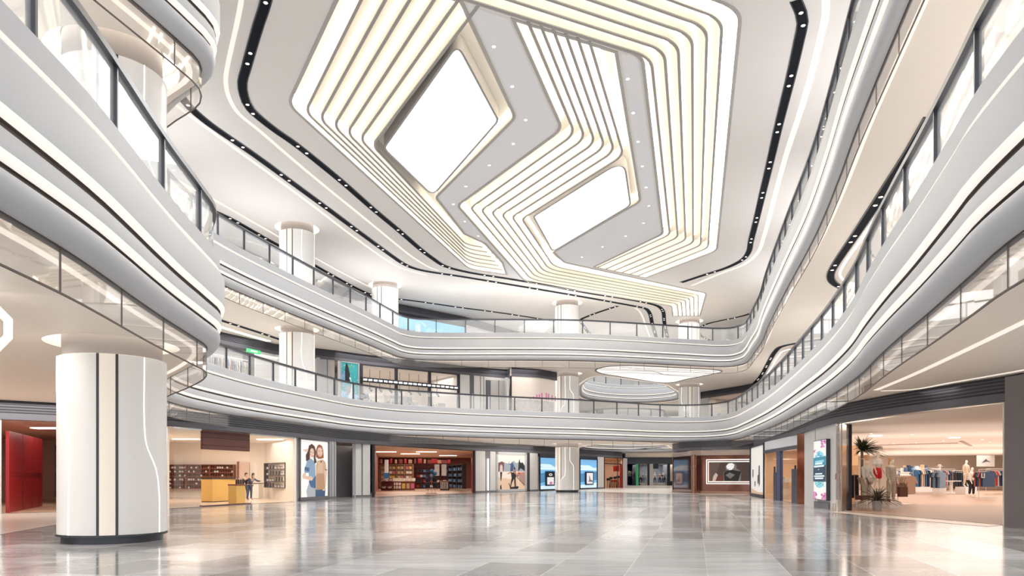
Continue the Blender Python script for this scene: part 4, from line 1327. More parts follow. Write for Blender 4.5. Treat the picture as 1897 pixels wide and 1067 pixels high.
picture('picture', t, (pa[0] + .16, pa[1] + .16), (pb[0] - .16, pb[1] - .16), .26, 3.56, [
    (pm((.93, .86, .77), .6), [(0, 0), (1, 0), (1, 1), (0, 1)]),
    (sand, A((190, 990), (190, 565), (795, 565), (795, 990))),
    (pm((.92, .78, .66), .6), A((190, 700), (190, 560), (620, 560), (560, 760))),
    (rose, A((600, 620), (795, 570), (795, 900), (640, 740))),
    (mist, A((190, 565), (190, 380), (260, 330), (420, 370), (430, 310), (450, 370), (540, 300), (600, 360), (660, 330), (672, 255), (690, 340), (740, 330), (795, 420), (795, 560))),
    (pm((.24, .10, .09), .4), A((190, 570), (190, 360), (280, 320), (330, 350), (320, 560))),
    (dk, A((640, 560), (650, 350), (665, 255), (685, 330), (720, 360), (740, 330), (790, 420), (790, 550), (700, 480))),
    (pm((.75, .65, .6), .5), A((230, 565), (235, 440), (255, 395), (290, 420), (300, 560))), (dk, A((240, 575), (285, 575), (275, 690), (262, 790), (252, 790), (243, 690))), (dk, A((240, 990), (240, 910), (262, 870), (275, 990))),
    (pm((.06, .12, .25), .35), A((460, 560), (470, 400), (420, 400), (490, 370), (508, 325), (525, 370), (545, 420), (520, 560))),
    (pm((.45, .22, .15), .45), A((525, 560), (545, 510), (580, 510), (600, 640), (540, 660))),
    (pm((.5, .25, .18), .45), A((390, 615), (480, 565), (500, 580), (420, 625))),
    (dk, A((475, 580), (540, 590), (600, 660), (580, 720), (590, 930), (560, 930), (545, 740), (500, 830), (470, 960), (455, 960), (490, 720))),
    (dk, A((535, 510), (555, 430), (580, 510))),
    (dk, A((425, 840), (440, 845), (470, 940), (640, 920), (650, 945), (630, 985), (455, 985), (455, 950))), (dk, A((590, 660), (650, 665), (645, 675), (590, 672))), (pm((.9, .88, .85), .5), A((645, 680), (655, 680), (645, 925), (633, 925))), (dk, A((590, 680), (600, 680), (795, 900), (780, 905))),
    (pm((.75, .05, .05), .5), A((630, 585), (690, 585), (690, 620), (630, 620))),
], .002)
wall((1.45, 71.05), (1.75, 71.6), 0, 3.78, BANDD, 'wall_pilaster', .14, label='black upright joint right of the winter poster')
wall((1.75, 71.6), (2.6, 73.3), 0, 3.78, STONE, 'wall_pilaster', .14)
base((1.75, 71.6), (2.6, 73.3))
# --- blue shop behind the middle column
BLUE = mat('blue_light_wall', (.20, .50, .82), .4, emit=.42, ecol=(.18, .5, .9))
BLUEP = mat('pale_blue_light', (.62, .80, .92), .4, emit=.55, ecol=(.6, .82, .96))
NAVYF = mat('navy_frame', (.012, .018, .04), .3)
ba, bb = (2.75, 73.6), (10.0, 85.6)
BL = lambda f: (ba[0] + (bb[0] - ba[0]) * f, ba[1] + (bb[1] - ba[1]) * f)
struct(MB().seg(BL(0), BL(1), 3.5, 3.78, .3, off=-.1).build('trim_9', NAVYF), 'navy fascia over the blue shop')
for i, (f0, f1, lb) in enumerate(((.0, .30, 'blue lit shop wall left of the middle column'), (.66, 1.0, 'blue lit shop wall right of the middle column'))):
    t = framed(BL(f0), BL(f1), .04, 3.5, lb, NAVYF, name='light_wall', cat='light wall', w=.12)
    picture('picture', t, BL(f0 + .012), BL(f1 - .012), .16, 3.38, [
        (BLUE, [(0, 0), (1, 0), (1, 1), (0, 1)]), (BLUEP, [(0, .62), (1, .62), (1, .72), (0, .70)]), (BLUEP, [(0, 0), (1, 0), (1, .18), (0, .1)]),
        (BLUEP, [(.0, .80), (.55, .80), (.95, .66), (.0, .72)]), (pm((.12, .40, .75), .4), [(0, .2), (1, .28), (1, .58), (0, .5)])], .002)
    L = 14.0 * (f1 - f0)
    a, b = f0 + (f1 - f0) * .27, f0 + (f1 - f0) * .72
    s = thing('display_screen', ('small framed upright screen before the left blue wall', 'framed screen with grey figure before the right blue wall')[i], 'screen', (*BL(a), .55))
    MB().seg(BL(a), BL(b), .5, 2.0, .1, off=.12).build('frame', NAVYF, s)
    picture('picture', s, BL(a + .006), BL(b - .006), .58, 1.92, [(pm((.92, .90, .90), .7), [(.08, .04), (.92, .04), (.92, .6 if i == 0 else .96), (.08, .6 if i == 0 else .96)])] + (
        [(pm((.75, .2, .5), .6), ell(.55, .16, .2, .1)), (pm((.9, .9, .9), .8), ell(.5, .80, .22, .1)), (NAVYF, ell(.5, .80, .12, .05))] if i == 0 else
        [(pm((.3, .32, .38), .3), [(.3, .2), (.75, .2), (.85, .1), (.9, .3), (.6, .4), (.45, .75), (.38, .72), (.4, .4)])]), .003, .19)
struct(MB().seg(BL(.31), BL(.65), 0, 3.5, .06, off=-.9).build('wall_shop', mat('navy_wall', (.02, .03, .06), .4)), 'dark inner wall of the blue shop')
for f in (.34, .60):
    t = thing('goods_stand', 'dark stand with small goods beside the middle column, %s' % ('left side' if f < .4 else 'right side'), 'stand', (*BL(f), 0))
    MB().seg(BL(f - .035), BL(f + .035), 0, 2.3, .4, off=-.4).build('body', NAVYF, t)
    for z in (.5, 1.0, 1.5):
        MB().seg(BL(f - .03), BL(f + .03), z, z + .12, .1, off=-.17).build('goods_row', LABELW, t)
wall((10.05, 85.7), (11.0, 87.4), 0, 3.78, STONE, 'wall_pilaster', .14, label='pale pilaster right of the blue shop')
base((10.05, 85.7), (11.0, 87.4))
# --- beige shop with red displays
room([(11.1, 87.6), (14.0, 92.4), (14.3, 97), (9, 99), (8, 92)], 0, 3.7, OAK, mat('peach_wall', (.85, .62, .45), .5), mat('soffit_peach', (1, 1, 1)), (0, 4), 'of the peach coloured shop')
struct(MB().seg((11.1, 87.6), (13.8, 92.1), 2.95, 3.08, .08).build('trim_10', BANDD), 'dark transom of the peach coloured shop')
for q in ((11.1, 87.6), (13.2, 91.1), (14.0, 92.4)):
    struct(MB().obox(q[0], q[1], 0, 3.78, .1, .1).build('trim_10', BANDD))
struct(MB().obox(14.45, 93.3, 0, 3.78, .5, .4, .9).build('wall_pilaster', STONE), 'pale corner pilaster of the peach coloured shop')
x, y = at(1141.5, 92.5)
tag(MB().obox(x, y, 2.1, 2.8, .55, .5, .6).build('pendant_lampshade', REDW), 'red square shade hanging in the peach coloured shop', 'lampshade')
MB().tube([(x, y, 2.8), (x - .25, y, 3.72)], .02, 6).build('cord', BOTD, bpy.data.objects['pendant_lampshade'], world=False)
x, y = at(1150.3, 92.0)
tag(MB().obox(x, y, .012, 3.0, .28, .1, .8).build('banner', REDW), 'tall red banner at the right of the peach coloured shop', 'banner')
for i, (a, h) in enumerate(((1127, .95), (1132, 1.1), (1139.5, 1.15), (1145, 1.25))):
    x, y = at(a, 91.5 + .6 * i)
    t = thing('bar_stool', 'small dark stool with black seat in the peach coloured shop, %s' % ('leftmost', 'second from left', 'second from right', 'rightmost')[i], 'stool', (x, y, .012))
    MB().lathe(x, y, [(0, h), (.22, h), (.24, h + .08), (.2, h + .3), (0, h + .3)], 12).build('seat', CL['black'], t)
    for k in range(4):
        c = math.cos(k * PI / 2 + .5), math.sin(k * PI / 2 + .5)
        MB().tube([(x + .2 * c[0], y + .2 * c[1], .012), (x + .12 * c[0], y + .12 * c[1], h)], .02, 5).build('leg', BOTD, t)
x, y = at(1138, 95.0)
t = thing('display_table', 'red and wooden display table in the peach coloured shop', 'table', (x, y, .012))
MB().obox(x, y, .02, .75, 1.1, .6).build('cabinet', wood2, t)
MB().obox(x, y, .755, 1.0, .9, .5).build('red_top', REDW, t)
# --- far passage: dark blue shops
fa, fb = (18.2, 119), (40, 119)
FX = lambda a: at(a, 119)
struct(MB().seg(fa, fb, 3.5, C1, .3, off=-.15).build('trim_11', mat('slate_fascia', (.10, .13, .19), .5)), 'slate blue fascia over the far shops')
room([FX(1150), FX(1184), (FX(1184)[0], 128), (FX(1150)[0], 128)], 0, 3.5, mat('navy_carpet', (.03, .05, .10), .8), mat('navy_shop_wall', (.02, .04, .10), .5, noise=.4, nscale=2), mat('black_ceiling', (.02, .02, .03), .6), (0,), 'of the far navy shop')
struct(MB().seg(FX(1157), at(1157, 97), 0, C1, .2).build('wall_passage', mat('navy_shop_wall', (1, 1, 1))))
struct(MB().seg(FX(1178), FX(1182.2), 0, 3.5, .3).build('door_1', mat('green_door_frame', (.05, .36, .14), .4, emit=.25)), 'green upright frame of the far navy shop')
for i in range(9):
    garment(('white', 'navy', 'denim', 'white', 'tan', 'grey', 'navy', 'white', 'black')[i], 'shirt', .9, (*at(1159.5 + 1.9 * i, 121.5), 2.6 - .04 * i), 1.2, 'garment hanging on the left wall of the far navy shop', 'far navy shop garments', 'garment', .5)
room([FX(1182.5), FX(1240), (FX(1240)[0], 125), (FX(1182.5)[0], 125)], 0, 3.5, mat('pale_far_floor', (.6, .55, .48), .3), mat('grey_blue_wall', (.36, .40, .47), .5, noise=.5, nscale=1.4), WARMC, (0,), 'of the far clothing shop')
struct(MB().seg(FX(1203), FX(1209.5), 0, 3.5, .4).build('wall_pilaster', STONE), 'pale stone pier between the two far shop windows')
for a, b in ((1199.5, 1203), (1236, 1241)):
    struct(MB().seg(FX(a), FX(b), 0, 3.5, .3).build('wall_pilaster', NAVYF))
struct(MB().seg(FX(1209.5), FX(1219.5), 2.7, 3.5, .2).build('trim_12', NAVYF))
struct(MB().seg(FX(1241), FX(1275), 0, 3.5, .2, off=-2).build('wall_far_shop', WARMW))
tag(MB().obox(*at(1246, 117.6), 0, .7, 1.6, .6).build('bench', CL['black']), 'black low seat before the pale far wall left of the dark kiosk', 'seat')
for i, (a, top, bot_) in enumerate(((1187, 'white', 'navy'), (1191, 'light', 'denim'), (1195, 'white', 'grey'), (1213, 'cream', 'denim'), (1222, 'blush', 'navy'), (1228, 'navy', 'denim'), (1230.5, 'grey', 'black'))):
    figure('mannequin', 'shop dummy in %s top and %s trousers in the far clothing shop window' % (top, bot_), 'mannequin', (*at(a, 120.5 + (i % 2)), .3), .1 * i - .3, 1.85, SOFT,
           (('trousers', (('trunk', 1), ('legL', 3), ('legR', 3)), CL[bot_], 1.05), ('top', (('trunk', 4), ('armL', 2), ('armR', 2)), CL[top], 1.1)))
for a, b, lb in ((1187, 1199, 'left'), (1219.5, 1233, 'right')):
    tag(MB().seg(FX(a), FX(b), .012, .3, 3.2, off=-2.0).build('display_podium', mat('pale_far_floor', (1, 1, 1))), 'low podium under the dummies in the %s far shop window' % lb, 'podium')

# ================================================================== ground floor, right side
# --- dark mirrored kiosk
KIO = mat('bronze_mirror_glass', (.20, .085, .06), .08, .75, noise=.55, nscale=1.3)
KIOF = mat('bronze_frame', (.34, .20, .14), .25, .8)
kp = fillet([(19.2, 72.0), (15.25, 70.6), (15.9, 63.9), (20.25, 61.95)], [0, 1.6, 1.5, 0], 10)
t = thing('kiosk', 'dark bronze mirrored shop corner with rounded edge at the far right', 'kiosk', (15.5, 66, 0))
t['kind'] = 'thing'
MB().sweep(kp, [(-.02, .22), (-.02, 3.3)]).build('mirror_wall', KIO, t, smooth=True)
MB().sweep(kp, [(-.1, 0), (.05, 0), (.05, .2), (-.02, .24)]).build('plinth', KIOF, t, smooth=True)
MB().sweep(kp, [(-.02, 3.3), (.06, 3.32), (.06, 3.42), (.02, 3.44), (.02, 3.76)]).build('top_band', mat('bronze_pale', (.42, .33, .28), .3, .5), t, smooth=True)
for f in (.12, .3, .45, .62, .8):
    q = kp[int(f * (len(kp) - 1))]
    MB().obox(q[0], q[1], .22, 3.32, .07, .07, .6).build('mullion', KIOF, t)
x, y = at(1287, 63.2)
t = thing('bronze_pipe', 'upright bronze column tube beside the seam of the dark kiosk', 'column tube', (x, y, 0))
MB().lathe(x - .1, y, [(.17, 0), (.17, 3.35)], 16).build('tube', KIOF, t, smooth=True)
MB().lathe(x - .1, y, [(.18, 2.2), (.25, 2.22), (.25, 2.5), (.18, 2.52)], 16).build('sleeve', KIOF, t, smooth=True)
q0, q1 = (16.9, 63.33), (20.15, 61.85)
t = thing('framed_picture', 'lit double frame with a black and white portrait of a woman on the dark kiosk', 'picture', (*q0, .9))
for i, (m0, zl, zh, th, of, mm) in enumerate(((0, .82, 2.95, .08, .1, LEDW), (.045, .98, 2.78, .05, .16, LEDW))):
    P = lambda f: (q0[0] + (q1[0] - q0[0]) * f, q0[1] + (q1[1] - q0[1]) * f)
    w_ = .015
    for a, b, z0, z1 in ((m0, 1, zh - .07, zh), (m0, 1, zl, zl + .07), (m0, m0 + w_, zl, zh)):
        MB().seg(P(a), P(b), z0, z1, th, off=of).build('light_bar', mat('frame_glow', (1, .9, .82), .5, emit=1.1, ecol=(1, .9, .8)), t)
A = lambda *p: cv(p, 985, 300, 605, 450)
wh, gr, bk, fl = pm((.95, .93, .92), .7), pm((.32, .30, .31), .15), pm((.015, .012, .014), .05), pm((.75, .60, .52), .4)
picture('picture', t, P(.09), P(1), 1.06, 2.70, [
    (pm((.13, .075, .06), .1), [(0, 0), (1, 0), (1, 1), (0, 1)]), (pm((.20, .13, .11), .12), A((985, 310), (1150, 310), (1080, 600), (985, 740))), (fl, A((1020, 740), (1040, 620), (1075, 550), (1110, 600), (1070, 740))),
    (gr, A((1200, 740), (1190, 560), (1235, 500), (1225, 400), (1260, 330), (1330, 310), (1390, 350), (1400, 450), (1470, 520), (1460, 740))), (bk, A((1200, 560), (1240, 500), (1330, 480), (1390, 500), (1470, 520), (1420, 740), (1210, 740))), (gr, A((1225, 610), (1290, 540), (1375, 600), (1300, 690))),
    (wh, A((1240, 390), (1275, 330), (1330, 325), (1362, 360), (1358, 420), (1325, 480), (1285, 490), (1248, 450))), (gr, A((1262, 392), (1280, 387), (1278, 395), (1263, 398))), (gr, A((1318, 379), (1336, 375), (1336, 383), (1319, 387))), (gr, A((1265, 458), (1295, 455), (1288, 468), (1270, 468))), (pm((.25, .05, .04), .15), A((1085, 740), (1110, 640), (1190, 600), (1190, 740)))], .002, .10)
# --- white strokes poster
pa, pb = (18.35, 56.0), (17.05, 49.2)
t = framed(pa, pb, .02, 3.74, 'white poster with dark brush strokes right of the dark kiosk', NAVYF, bottom=.2, w=.1)
A = lambda *p: cv(p, 950, 265, 160, 560)
ink = pm((.05, .04, .04), .1)
picture('picture', t, pa, pb, .2, 3.62, [(pm((.95, .92, .87), .6), [(.05, 0), (.96, 0), (.96, 1), (.05, 1)]), (pm((.85, .62, .42), .5), A((957, 825), (1105, 825), (1105, 790), (1040, 800), (957, 760))),
    (ink, A((974, 530), (985, 530), (985, 610), (980, 640), (973, 610))), (ink, A((1048, 490), (1060, 485), (1062, 700), (1050, 740), (1046, 640))), (ink, A((1035, 600), (1045, 595), (1046, 690), (1035, 710))), (ink, A((1000, 680), (1012, 670), (1010, 730), (1000, 740)))], .002)
wall((20.0, 61.2), (18.45, 56.2), 0, 3.78, STONE, 'wall_pilaster', .1, -.2)
# --- warm entrance
room([(17.0, 48.9), (15.75, 40.0), (19.2, 40.5), (21.2, 48.5)], 0, 3.2, OAK, mat('amber_wall', (.80, .50, .27), .5, noise=.12, nscale=1.2), WARMC, (0,), 'of the amber lit shop')
EN = lambda f: (17.0 - 1.25 * f, 48.9 - 8.9 * f)
struct(MB().seg(EN(0), EN(1), 3.22, 3.78, .08).build('trim_13', mat('pale_fascia', (.62, .64, .68), .4)), 'pale fascia over the amber lit shop')
struct(MB().seg(EN(-.01), EN(1), 3.02, 3.22, .16).build('trim_13', NAVYF))
struct(MB().seg(EN(.42), EN(.53), 0, 3.02, .18).build('trim_13', mat('navy_pier', (.02, .04, .11), .4)), 'navy pier in the middle of the amber lit shopfront')
for i, (f0, f1) in enumerate(((.33, .42), (.86, 1.0))):
    struct(MB().seg(EN(f0), EN(f1), 0, 1.75 if i == 0 else 1.9, .2).build('trim_13', NAVYF))
for i, (f0, f1) in enumerate(((.02, .40), (.54, .99))):
    d = thing('door_leaf', 'open glass door of the amber lit shop, %s leaf' % ('farther', 'nearer')[i], 'glass door', (*EN(f0), 0))
    MB().seg(EN(f0), EN(f1), .03, 3.0, .012).build('pane', GLS, d)
    MB().seg(EN(f1 - .06), EN(f1 - .045), .9, 2.1, .08, off=.06).build('handle', BANDD, d)
for i, (f, k, h) in enumerate(((.12, 'cream', 1.4), (.24, 'tan', 1.1), (.60, 'black', 1.9), (.73, 'tan', 1.5))):
    x, y = EN(f)
    o = MB().obox(x + 1.1, y, .012, h, .5, .7, .2).build('display_case', CL[k])
    tag(o, '%s display case inside the amber lit shop, %s from the far end' % (k, ('first', 'second', 'third', 'last')[i]), 'display case')
# --- copper post, grey pier, LED poster wall
x, y = 15.62, 38.9
o = struct(MB().obox(x, y, 0, 3.78, .35, .9, .14).build('wall_pilaster', mat('copper_mirror', (.40, .16, .09), .12, .9, noise=.7, nscale=2.0)), 'copper mirrored post right of the amber lit shop')
wall((15.45, 38.3), (14.72, 35.2), 0, 3.78, mat('pale_grey_pier', (.58, .575, .58), .5), 'wall_pilaster', .3, label='tall plain grey pier left of the flower screen')
wa, wb = (14.6, 35.0), (14.05, 31.6)
wall(wa, wb, 0, 3.78, STONE, 'wall_poster', .16, label='pale stone wall carrying the flower screen')
struct(MB().seg(wa, (14.2, 32.5), 0.0, .3, .1, off=.05).build('baseboard_right', GREYD))
sa, sb = (14.58, 34.7), (14.22, 32.45)
z0, z1 = zat(926, 33.6), zat(815, 33.6)
t = thing('advertising_screen', 'tall lit screen with pink flowers and a teal patterned arch', 'screen', (*sa, z0))
MB().seg(sa, sb, z0, z1, .22, off=.1).build('housing', mat('screen_housing', (.03, .035, .045), .4), t)
A = lambda *p: cv(p, 95, 112, 170, 783)
teal, tealD, aqua, pink, txt = pm((.05, .33, .48), .5), pm((.02, .08, .15), .3), pm((.30, .70, .85), .65), pm((.80, .30, .62), .6), pm((.80, .92, .97), .75)
fl_ = []
for cx, cy_, n in ((235, 160, 16), (120, 840, 14), (235, 850, 18), (110, 260, 3)):
    for i in range(n):
        fl_.append((pink if i % 3 else pm((.62, .18, .45), .5), ell(*A((min(252, max(106, cx + RND.uniform(-32, 28))), cy_ + RND.uniform(-48, 45)))[0], .07, .016, 7)))
sp_ = [(pm((.7, .66, .55), .6), ell(*A((RND.uniform(100, 240), RND.uniform(120, 240)))[0], .025, .006, 6)) for _ in range(16)]
ar_ = [((aqua, teal, pm((.15, .5, .25), .5), txt)[i % 4], ell(*A((RND.uniform(125, 238), RND.uniform(275, 345) if i % 2 else RND.uniform(668, 735)))[0], .05, .012, 6)) for i in range(34)]
picture('picture', t, (sa[0] - .0, sa[1]), (sb[0], sb[1]), z0 + .03, z1 - .03, [
    (pm((.95, .92, .88), .75), [(.02, 0), (.98, 0), (.98, 1), (.02, 1)]), sp_,
    (aqua, A((115, 350), (120, 300), (150, 255), (180, 245), (225, 280), (245, 320), (245, 350))), (aqua, A((110, 655), (240, 655), (225, 710), (180, 750), (140, 730), (115, 690))), ar_,
    (teal, A((95, 340), (262, 325), (262, 460), (95, 470))), (tealD, A((95, 460), (262, 440), (262, 660), (95, 660))), (aqua, A((120, 380), (240, 370), (235, 400), (125, 405))), fl_,
    # three short lines of lettering above and below, too small to read in the photograph
    (txt, A((120, 408), (218, 402), (218, 428), (120, 432))), (txt, A((108, 446), (240, 438), (240, 462), (108, 470))), (txt, A((162, 492), (176, 491), (176, 502), (162, 503))),
    (txt, A((125, 548), (218, 545), (218, 562), (125, 566))), (txt, A((108, 578), (245, 574), (245, 594), (108, 598))), (txt, A((120, 606), (232, 604), (232, 624), (120, 628)))], .0012, .215)
# --- glazed corner of the clothing shop
for a, b, lb in (((14.05, 31.55), (13.97, 30.9), 'left'), ((13.97, 30.9), (14.5, 31.4), 'right')):
    struct(MB().seg(a, b, .05, 3.7, .02).build('window_3', GLS), 'glass corner pane before the clothing shop')
for q, w_ in (((14.05, 31.55), .06), ((13.98, 30.92), .05)):
    struct(MB().obox(q[0], q[1], 0, 3.78, w_, w_).build('trim_14', CHROME))
tag(MB().obox(13.93, 31.2, 1.35, 1.62, .14, .1, .1).build('door_lock', CHROME), 'steel lock block on the glass corner of the clothing shop', 'lock')
for i, (a, h) in enumerate(((1539, .34), (1543.5, .32), (1548.5, .5))):
    x, y = at(a, 31.35 - .12 * i)
    o = MB().obox(x - .06, y - .35, 0, h, .12, .12, .2).build('display_block', mat('glass_block', (.62, .58, .54), .1, noise=.3))
    tag(o, 'small glassy block at the foot of the glass corner, %s of three' % ('left', 'middle', 'right tallest')[i], 'glass block')
struct(MB().obox(14.6, 31.55, 0, 3.78, .16, .16).build('trim_14', BANDD), 'black jamb of the clothing shop entrance')

# --- big clothing shop
TERRA = mat('terracotta_floor', (.52, .36, .27), .4, spec=.2, noise=.1, nscale=1.2)
WHW = mat('shop_wall_cream', (.88, .80, .72), .5)
room([(14.1, 31.0), (15.0, 22.25), (22, 21), (56, 60), (56, 84), (38.5, 84), (15.4, 33.2)], 0, 3.74, TERRA, WHW, mat('shop_ceiling_peach', (.92, .87, .82), .6), (0, 5, 6), 'of the big clothing shop')
struct(MB().seg((14.75, 31.75), (38.5, 84), 0, 3.74, .1).build('wall_shop', WHW), 'left wall of the clothing shop')
wall((15.02, 22.1), (15.15, 21.0), 0, 4.5, mat('taupe_pier', (.20, .175, .18), .5), 'wall_pilaster', .3, label='dark taupe jamb right of the clothing shop')
wall((15.15, 20.95), (17, 13), 0, 3.98, mat('pale_grey_pier', (1, 1, 1)), 'wall_right_front', .2, -.12, label='pale grey wall at the right edge')
wall((15.15, 20.95), (17, 13), 3.98, 4.5, mat('taupe_pier', (1, 1, 1)), 'wall_right_front', .24, -.1)
struct(MB().seg((15.2, 20.9), (17, 13), 0, .3, .06, off=.03).build('baseboard_right', GREYD))
for i, (a, y, z, w_, d, r) in enumerate(((1622, 40, 3.72, .5, .5, 0), (1768, 42, 3.72, .5, .3, 0))):
    panel_light(*at(a, y), z, 'square recessed light in the clothing shop ceiling, %s' % ('left', 'right')[i], w_, d)
for i, (a, y, r) in enumerate(((1640, 52, 2.4), (1790, 50, .95))):
    x, yy = at(a, y)
    tag(MB().obox(x, yy, 3.70, 3.735, 9, .22, r).build('ceiling_track', mat('track_taupe', (.45, .35, .30), .5)), 'long thin lighting track in the clothing shop ceiling, %s one' % ('left', 'right')[i], 'lighting track')
for i, (a, b) in enumerate(((1614, 803), (1690, 805), (1655, 822), (1697, 820), (1748, 817), (1820, 814), (1835, 819), (1775, 826), (1720, 830), (1800, 830))):
    x, y = on(a, b, 3.74)
    if y < 78:
        put_downlight(x, y, 3.735, 'small downlight in the ceiling of the big clothing shop', 'downlights of the clothing shop')
CREAMSK = mat('mannequin_shell', (.82, .72, .62), .4)


def podium(x, y, h, w, label):
    o = MB().obox(x, y, .012, h, w, w * .8, .3).build('display_podium', SOFT)
    return tag(o, label, 'podium')


# dummies at the left of the entrance
x, y = at(1604.5, 34.5)
podium(x, y, .32, .8, 'white podium under the dummy wearing a sun hat')
figure('mannequin', 'shop dummy in wide sun hat, pale blouse and striped wide trousers', 'mannequin', (x, y, .32), .5, 2.05, CREAMSK, (('trousers', (('trunk', 1), ('legL', 3), ('legR', 3)), CL['stripe'], 1.45), ('blouse', (('trunk', 4), ('armL', 3), ('armR', 3)), CL['white'], 1.18)), None, hat=CL['tan'], arms=((10, 5), (10, 20)))
x, y = at(1625.5, 36)
podium(x, y, .80, .9, 'tall white podium under the dummy in red shorts')
figure('mannequin', 'tall shop dummy in white top and bright red shorts', 'mannequin', (x, y, .80), .4, 1.95, CREAMSK, (('shorts', (('trunk', 2), ('legL', 2), ('legR', 2)), mat('bright_red_cloth', (.62, .02, .03), .8), 1.22), ('top', (('trunk', 4), ('armL', 2), ('armR', 2)), CL['white'], 1.12)), None, arms=((10, 5), (10, 5)))
x, y = at(1650.5, 34)
podium(x, y, .28, .7, 'low white podium under the dummy in a striped suit')
figure('mannequin', 'shop dummy in long striped cream trouser suit and red shoes', 'mannequin', (x, y, .28), .45, 2.1, CREAMSK, (('suit', (('trunk', 4), ('legL', 3), ('legR', 3), ('armL', 3), ('armR', 3)), CL['stripe'], 1.25), ('red_shoes', (('legL', 4), ('legR', 4)), CL['red'], .85)), CL['tan'], arms=((7, 2), (7, 2)))
rack('floor stand of blush pink shirts right of the striped suit dummy', (*at(1677, 38), .012), .35, 1.0, 1.65, ('blush', 'cream', 'blush'), 'shirt', 7, 'blush or cream shirt on the stand beside the striped suit dummy', 'blush shirts', ln=.95, gw=.62)
t = thing('handbag', 'dark brown bag hanging low on the stand of blush shirts', 'bag', (*at(1672, 37.0), .45))
x, y = at(1672, 37.0)
MB().obox(x, y, .45, .95, .5, .18, .3).build('body', mat('brown_leather', (.12, .05, .035), .5), t)
MB().tube([(x - .15, y, .95), (x - .1, y, 1.15), (x + .1, y, 1.15), (x + .15, y, .95)], .015, 6).build('handle', mat('brown_leather', (1, 1, 1)), t)
# potted plants


def plant(x, y, z, label, n, ln, lift, leafm, pot=True, r0=.22, h0=.42, keep=None):
    t = thing('potted_plant' if pot else 'palm_tree', label, 'plant', (x, y, z))
    if pot:
        MB().lathe(x, y, [(0, z), (r0 * .8, z), (r0, z + h0), (r0 * .88, z + h0), (r0 * .8, z + h0 - .06), (0, z + h0 - .06)], 18).build('pot', mat('grey_pot', (.55, .52, .50), .6), t, smooth=True)
    m = MB()
    for i in range(n):
        a = RND.uniform(0, 2 * PI)
        el = RND.uniform(.15, 1.35)
        L = ln * RND.uniform(.7, 1.1)
        pts = []
        for k in range(6):
            f = k / 5
            rr = L * f * math.cos(el) * (1 + .15 * f)
            zz = L * f * math.sin(el) - .55 * L * f * f * (1 - el / 2)
            pts.append((x + rr * math.cos(a), y + rr * math.sin(a), z + h0 + lift + zz))
        if keep and not all(keep(p) for p in pts):
            continue
        w = [.012, .035, .04, .032, .02, .003]
        px, py = -math.sin(a), math.cos(a)
        vs = [(p[0] + px * q, p[1] + py * q, p[2] + .01) for p, q in zip(pts, w)] + [(p[0], p[1], p[2] - .006) for p in pts] + [(p[0] - px * q, p[1] - py * q, p[2] + .01) for p, q in zip(pts, w)]
        m.add(vs, [(k, k + 1, 7 + k, 6 + k) for k in range(5)] + [(6 + k, 7 + k, 13 + k, 12 + k) for k in range(5)])
    m.build('leaves', leafm, t)
    return t


LEAF = mat('dark_leaf', (.07, .085, .04), .5, noise=.4, nscale=6)
LEAF2 = mat('dry_leaf', (.16, .13, .07), .55, noise=.4, nscale=6)
plant(*at(1625, 31.8), .012, 'spiky potted plant in grey pot before the dummies', 70, .85, .0, LEAF2)
x, y = at(1597, 37.5)
t = plant(x, y, 2.0, 'dark bushy palm foliage hanging behind the sun hat dummy', 230, 1.0, .35, LEAF, pot=False, keep=lambda p: p[0] - (14.75 + .4546 * (p[1] - 31.75)) > .2)
MB().tube([(x, y, .012), (x, y, 2.8)], .07, 8).build('trunk', LEAF2, t)
rack('dark clothes stand at the left wall of the clothing shop', (*at(1584, 38.5), .012), 1.1, 1.6, 1.7, ('black', 'navy', 'grey', 'red', 'black'), 'trousers', 8, 'dark trousers on the stand at the left wall of the clothing shop', 'dark trousers', across=False, ln=1.2)
x, y = at(1598, 33.3)
t = thing('shop_stool', 'small chrome and dark stool before the sun hat dummy', 'stool', (x, y, .012))
MB().obox(x, y, .42, .62, .5, .4, .4).build('seat', mat('brown_leather', (1, 1, 1)), t)
for dx, dy in ((-.2, -.15), (.2, -.15), (.2, .15), (-.2, .15)):
    MB().tube([(x + dx, y + dy, .012), (x + dx, y + dy, .42)], .016, 6).build('leg', CHROME, t)
MB().obox(x, y, .15, .18, .46, .36, .0).build('lower_shelf', CHROME, t)
# middle of the shop
rack('floor stand of pale and dark denim shirts in the middle of the clothing shop', (*at(1738, 58), .012), .5, 1.2, 1.95, ('light', 'light', 'denim', 'navy'), 'shirt', 8, 'denim shirt on the middle stand of the clothing shop', 'denim shirts on the middle stand', ln=1.25, gw=.8, foot=(1.2, .9))
x, y = at(1762, 62)
t = thing('round_table', 'white round pedestal table in the middle of the clothing shop', 'table', (x, y, .012))
MB().lathe(x, y, [(.0, 1.05), (.75, 1.05), (.75, 1.12), (0, 1.12)], 24).build('tabletop', SOFT, t)
MB().lathe(x, y, [(.5, .012), (.5, .06), (.12, .12), (.12, .98), (.3, 1.05)], 16).build('pedestal', SOFT, t, smooth=True)
x2, y2 = at(1761, 61.9)
figure('mannequin', 'half hidden dummy in pale denim jacket and white sun hat behind the round table', 'mannequin', (x2, y2 + 1.6, .5), .3, 1.9, CREAMSK, (('jacket', (('trunk', 4), ('armL', 3), ('armR', 3)), CL['light'], 1.2), ('trousers', (('trunk', 1), ('legL', 3), ('legR', 3)), CL['light'], 1.1)), None, hat=CL['white'])
podium(x2, y2 + 1.6, .5, .8, 'white podium behind the round table')
x, y = at(1789.5, 60)
podium(x, y, .62, 1.2, 'white podium under the all cream dummy')
